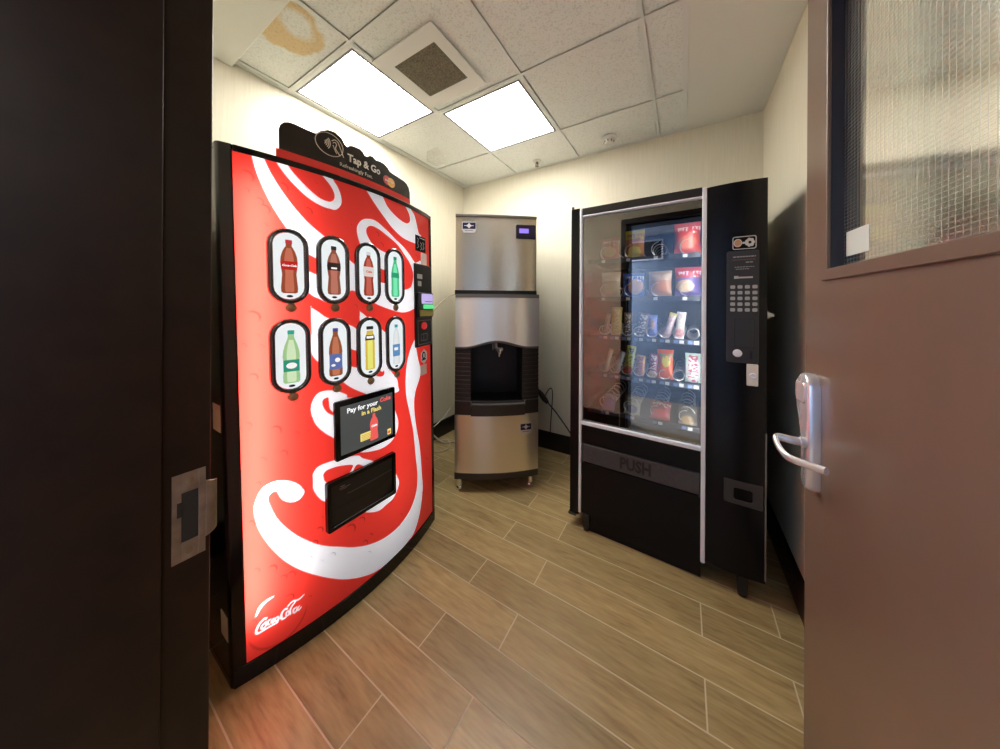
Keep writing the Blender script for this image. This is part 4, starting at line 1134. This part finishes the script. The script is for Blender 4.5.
# small white plastic cone on the machine's right flank
cn = MB(front).lathe([(0, .0), (.017, .0), (.017, .006), (.010, .012), (.006, .026), (0, .027)], (.803, 1.247, -.030), 0, 18).build('side_bumper', M_white, VT, smooth=40)
cn['label'] = 'small white plastic bumper on the side'

# ------------------------------------------------------------------ ice machine on its dispenser, set across the corner
def make_ice():
    ang = math.atan2(.605, .796)
    t = thing('ice_machine', 'stainless steel ice maker stacked on an ice dispenser, standing across the corner', 'ice machine', (-1.102, 1.752, 0), ang)
    CB2 = .034
    def fb(off, amp):
        def f(p):
            u = (p[0] - off) / .285
            return (p[0], -(p[2] + amp * (1 - u * u) if p[2] > -.05 else p[2]), p[1])
        return f
    L = lambda: MB(fb(-.005, CB2))
    U = lambda: MB(fb(-.016, .014))
    x0, x1 = -.296, .291; u0, u1 = -.296, .270
    b = MB(front)
    b.box(x0 + .004, x1 - .004, .10, 1.337, -.66, -.26); b.box(x0 + .004, x0 + .06, .10, 1.337, -.26, -.012); b.box(x1 - .06, x1 - .004, .10, 1.337, -.26, -.012)
    b.box(x0 + .06, x1 - .06, .10, .56, -.26, -.012); b.box(x0 + .06, x1 - .06, 1.04, 1.337, -.26, -.012)
    b.build('dispenser_body', M_side, t, bevel=.004)
    L().box(x0, x1, .130, .529, -.014, .0, na=24).build('lower_front', M_steel, t, label='brushed steel lower front')
    L().box(x0, x1, .086, .130, -.014, .004, na=24).build('bottom_trim', M_brownp, t, bevel=.002)
    # arched upper front of the dispenser
    def arch(a):
        u = (a + .008) / .235
        return .998 + .044 * (0.5 + 0.5 * math.cos(math.pi * max(-1, min(1, u))))
    m = L(); rr = []
    for i in range(41):
        a = x0 + (x1 - x0) * i / 40
        rr.append([(a, arch(a), -.014), (a, 1.337, -.014), (a, 1.337, 0), (a, arch(a), 0)])
    m.loft(rr); m.build('arched_front', M_steel2, t, label='pale steel arched front')
    m = L(); rr = []
    for i in range(41):
        a = x0 + (x1 - x0) * i / 40
        rr.append([(a, arch(a) - .020, -.02), (a, arch(a), -.02), (a, arch(a), .006), (a, arch(a) - .012, .006)])
    m.loft(rr); m.build('arch_trim', M_grey, t, bevel=.002)
    L().box(x0, x1, 1.337, 1.362, -.014, .002, na=24).build('grey_band', mat('band_grey', (.17, .165, .155), .35), t)
    U().box(u0 - .004, u1 + .004, 1.360, 1.388, -.06, -.002, na=24).build('joint_seal', M_dtext, t)
    # recess
    m = MB(front)
    m.box(-.192, -.186, .60, 1.04, -.25, .012); m.box(.172, .178, .60, 1.04, -.25, .012); m.box(-.192, .178, .60, 1.045, -.255, -.25); m.box(-.192, .178, .600, .606, -.25, .02)
    m.build('dispensing_recess', M_inside, t)
    for a0, a1 in ((x0, -.188), (.174, x1)):
        lv = L()
        lv.box(a0, a1, .625, 1.0, -.016, -.008, na=8)
        for k in range(12): lv.box(a0, a1, .635 + .030 * k, .650 + .030 * k, -.008, .0, na=8)
        lv.build('louver_panel', M_brownp, t, bevel=.001)
    lt = L()
    lt.box(x0, x1, .529, .624, -.014, .002, na=24)
    lt.build('black_band', M_brownp, t, bevel=.001)
    lt = L()
    lt.box(-.186, .188, .530, .606, .002, .030, na=16)
    tro = lt.build('drip_tray', M_brownp, t, bevel=.006)
    g = L(); g.box(-.186, .188, .606, .611, -.02, .031, na=16); g.box(x0, -.188, .622, .6265, -.01, .004, na=6); g.box(.190, x1, .622, .6265, -.01, .004, na=6)
    g.build('tray_rim', M_grey, tro)
    g = L(); g.box(-.188, -.181, .598, .628, .0, .033); g.box(.184, .191, .598, .628, .0, .033); g.build('tray_end', M_grey, tro, bevel=.001)
    g = MB(front)
    for k in range(9): g.box(-.17, .16, .607, .611, -.22 + .026 * k, -.212 + .026 * k)
    g.build('drip_grid', M_blackm, tro)
    n = MB(front)
    n.tube([(-.012, 1.03, -.03), (-.012, .985, -.03), (.006, .972, -.020), (.010, .952, -.012)], [.012, .013, .014, .010], 12)
    n.box(-.034, -.029, .97, 1.03, -.05, -.02)
    no = n.build('ice_chute', mat('pale_chute', (.25, .25, .25), .3), t)
    n = MB(front); n.lathe([(0, .0), (.016, 0), (.019, .012), (.012, .026), (0, .028)], (.020, .945, -.015), 1, 12); n.box(.006, .016, .925, .955, -.01, .0); n.box(.012, .034, .965, .985, -.016, -.004)
    n.build('push_lever', M_polish, no, label='bright dispensing lever')
    # upper ice maker
    b = MB(front); b.box(u0 + .004, u1 - .004, 1.388, 1.893, -.62, -.012); b.build('ice_maker_body', M_side, t, bevel=.004)
    U().box(u0, u1, 1.388, 1.893, -.014, 0, na=24).build('ice_maker_front', M_steelu, t, label='brushed steel ice maker front')
    U().box(u0 - .002, u1 + .002, 1.893, 1.914, -.04, .004, na=24).build('top_cap', mat('taupe_cap', (.12, .105, .085), .35), t, bevel=.003)
    def badge(F, a, b_, w, h):
        s = F(); s.m = 0
        s.prism([(a - w / 2, b_ + h / 2), (a - w / 2, b_ - h * .22), (a - w * .40, b_ - h / 2), (a + w * .40, b_ - h / 2), (a + w / 2, b_ - h * .22), (a + w / 2, b_ + h / 2)][::-1], .0005, .002)
        s.m = 1; s.box(a - w * .46, a + w * .46, b_ - h * .16, b_ + h * .44, .002, .0026)
        s.m = 0
        for k in range(4):
            ang_ = R(90 * k)
            s.prism(ellipse(a + w * .10 * math.cos(ang_), b_ + h * .14 + h * .13 * math.sin(ang_), w * .075, h * .10, 12), .0026, .0031)
        s.prism(ellipse(a, b_ + h * .14, w * .06, h * .08, 10), .0026, .0033)
        s.box(a - w * .34, a + w * .34, b_ + h * .12, b_ + h * .17, .0026, .0030)
        s.m = 2; s.box(a - w * .30, a + w * .30, b_ - h * .36, b_ - h * .27, .002, .0025)
        s.build('maker_badge', [mat('badge_silver', (.72, .72, .74), .35), M_navy, mat('grey_ink', (.33, .33, .33), .5)], t, smooth=0, label='silver and navy shield badge')
    badge(U, -.205, 1.822, .096, .074)
    badge(L, .199, .427, .084, .070)
    d = U(); d.prism(rrect(.122, .262, 1.752, 1.850, .006), .0005, .008); do = d.build('control_display', mat('display_navy', (.008, .006, .03), .15), t, bevel=.002)
    U().box(.144, .212, 1.790, 1.822, .008, .0085).build('lcd', lit('lcd_violet', (.26, .17, .80), 1.0), do)
    for a, cc in ((-.262, -.03), (.236, -.03), (-.25, -.60), (.236, -.60)):
        g = MB(front); g.cyl((a, .022, cc), (a, .10, cc), .020); g.lathe([(.020, .0), (.024, .0), (.024, .018), (.020, .024)], (a, 0, cc), 1, 18)
        g.build('foot', M_polish, t, smooth=50)
    return t
make_ice()

# ------------------------------------------------------------------ hoses and cords
def cord(name, label, cat, pts, r, m, k=6):
    P = crom(pts, k, False)
    o = MB().tube(P, r, 8).build(name, m, smooth=60)
    return tag(o, label, cat)
M_hose = mat('ivory_hose', (.42, .36, .26), .45)
cord('water_hose', 'thin ivory water hose arching from behind the ice machine to the left wall', 'hose',
     [(-1.80, 2.20, 1.30), (-1.80, 2.19, 1.36), (-1.83, 2.15, 1.385), (-1.88, 2.08, 1.35), (-1.94, 1.99, 1.24), (-1.985, 1.87, 1.05), (-2.0, 1.80, .70), (-2.0, 1.74, .20), (-1.99, 1.66, .02)], .006, M_hose)
cord('drain_hose', 'ivory drain hose lying in a loop on the floor beside the ice machine', 'hose',
     [(-2.0, 1.90, .21), (-1.97, 1.99, .10), (-1.90, 2.06, .012), (-1.84, 2.10, .010), (-1.80, 2.16, .010)], .009, M_hose)
cord('floor_hose', 'pale hose curving flat over the floor tiles behind the cola machine', 'hose',
     [(-1.98, 1.72, .008), (-1.90, 1.86, .008), (-1.80, 1.92, .008), (-1.78, 2.02, .008), (-1.88, 2.12, .010), (-1.96, 2.05, .012)], .006, M_hose)
cord('wall_tube', 'thin white tube hanging in a bow against the left baseboard', 'hose',
     [(-2.0, 1.85, .17), (-1.99, 1.95, .135), (-1.985, 2.06, .15), (-1.985, 2.18, .20), (-1.98, 2.27, .26)], .004, M_white)
M_cord = mat('black_rubber', (.008, .008, .008), .5)
t = thing('power_plug', 'black power plug and cord on the back wall, right of the ice machine', 'power cord', (-1.05, 2.495, .46))
MB().tube([(-.13, -.02, .11), (-.06, -.03, .06), (-.045, -.035, .045)], .009, 8).build('cord_end', M_cord, t)
MB().tube([(-.06, -.035, .055), (-.035, -.035, .03), (.0, -.035, -.01), (.03, -.035, -.04)], [.018, .024, .024, .015], 10).build('plug', M_cord, t, smooth=50)
MB().tube(crom([(.02, -.03, -.03), (.10, -.022, -.11), (.18, -.022, -.20), (.30, -.022, -.33), (.50, -.022, -.44)], 5, False), .006, 8).build('cord', M_cord, t)
P = crom([(-1.055, 2.470, .47), (-1.02, 2.478, .535), (-.995, 2.482, .55), (-.985, 2.483, .50), (-.990, 2.484, .40), (-1.000, 2.484, .26), (-1.005, 2.484, .16)], 6, False)
MB(lambda p: (p[0] + 1.05, p[1] - 2.495, p[2] - .46)).tube(P, .0045, 8).build('hanging_cord', M_cord, t, smooth=60)

# ------------------------------------------------------------------ on the ceiling
def troffer(label, x0, y0):
    t = thing('ceiling_light', label, 'ceiling light', (x0 + .304, y0 + .304, ZC), 0, 'square ceiling lights')
    h = .3045
    b = MB()
    for (i0, i1, z0, z1) in ((.3045, .284, -.006, -.001),):
        b.ring([(-h, -h), (h, -h), (h, h), (-h, h)], [(-i1, -i1), (i1, -i1), (i1, i1), (-i1, i1)], z0, z1)
    b.build('frame', M_tee, t, bevel=.001)
    g = MB(); g.ring([(-.2845, -.2845), (.2845, -.2845), (.2845, .2845), (-.2845, .2845)], [(-.272, -.272), (.272, -.272), (.272, .272), (-.272, .272)], -.007, .020)
    g.build('door_edge', mat('grey_light_edge', (.075, .06, .09), .4), t)
    MB().box(-.279, .279, -.279, .279, -.004, .004).build('diffuser', mat('troffer_diffuser', (.8, .8, .8), .5, emit=(1.0, .97, .91), es=CEIL_W), t)
    MB().box(-.30, .30, -.30, .30, .02, .09).build('housing', M_tee, t)
troffer('square ceiling light next to the left wall, above the cola machine', -1.985, .830)
troffer('square ceiling light further into the room, near the ice machine', -1.377, 1.4385)

t = thing('ceiling_vent', 'white ceiling air vent with a dark square filter between the two lights', 'ceiling vent', (-1.165, 1.165, ZC))
b = MB(); b.ring([(-.222, -.213), (.205, -.213), (.205, .213), (-.222, .213)], [(-.142, -.130), (.142, -.130), (.142, .130), (-.142, .130)], -.010, -.005); b.build('face_plate', mat('vent_white', (.80, .78, .74), .5), t, bevel=.002)
MB().box(-.145, .145, -.133, .133, -.009, -.006).build('filter', mat('dusty_filter', (.15, .125, .085), .9, noise=.5, nscale=160), t)
t = thing('fire_sprinkler', 'small chrome sprinkler head on the ceiling above the ice machine', 'sprinkler', (-1.098, 2.372, ZC))
MB().lathe([(0, -.004), (.038, -.004), (.036, -.010), (.018, -.012), (0, -.012)], (0, 0, 0)).build('escutcheon', M_white, t, smooth=50)
b = MB(); b.lathe([(0, -.012), (.011, -.012), (.009, -.030), (0, -.030)], (0, 0, 0)); b.tube([(-.012, 0, -.02), (-.010, 0, -.04), (0, 0, -.046)], .003, 6); b.tube([(.012, 0, -.02), (.010, 0, -.04), (0, 0, -.046)], .003, 6)
b.lathe([(0, -.046), (.016, -.046), (.016, -.049), (0, -.049)], (0, 0, 0)); b.build('sprinkler_head', mat('dull_brass', (.2, .17, .12), .35, .8), t, smooth=50)
t = thing('smoke_detector', 'round white smoke detector on the ceiling above the snack machine', 'smoke detector', (-.482, 2.315, ZC))
MB().lathe([(0, -.004), (.052, -.004), (.052, -.018), (.040, -.024), (0, -.024)], (0, 0, 0), 2, 28).build('mount', M_white, t, smooth=50)
b = MB(); b.lathe([(0, -.024), (.034, -.024), (.034, -.046), (.028, -.052), (0, -.053)], (0, 0, 0), 2, 28); bo = b.build('dome', M_white, t, smooth=40)
b = MB()
for k in range(8):
    an = R(45 * k); b.box(.0335 * math.cos(an) - .004, .0335 * math.cos(an) + .004, .0335 * math.sin(an) - .004, .0335 * math.sin(an) + .004, -.044, -.032)
b.build('vent_slots', M_grey, bo)
t = thing('clear_cover', 'faint clear plastic box fixed to the ceiling by the left wall', 'plastic cover', (-1.745, 1.80, ZC))
b = MB(); b.box(-.055, .055, -.055, .055, -.085, -.006); b.build('clear_box', M_clear, t)
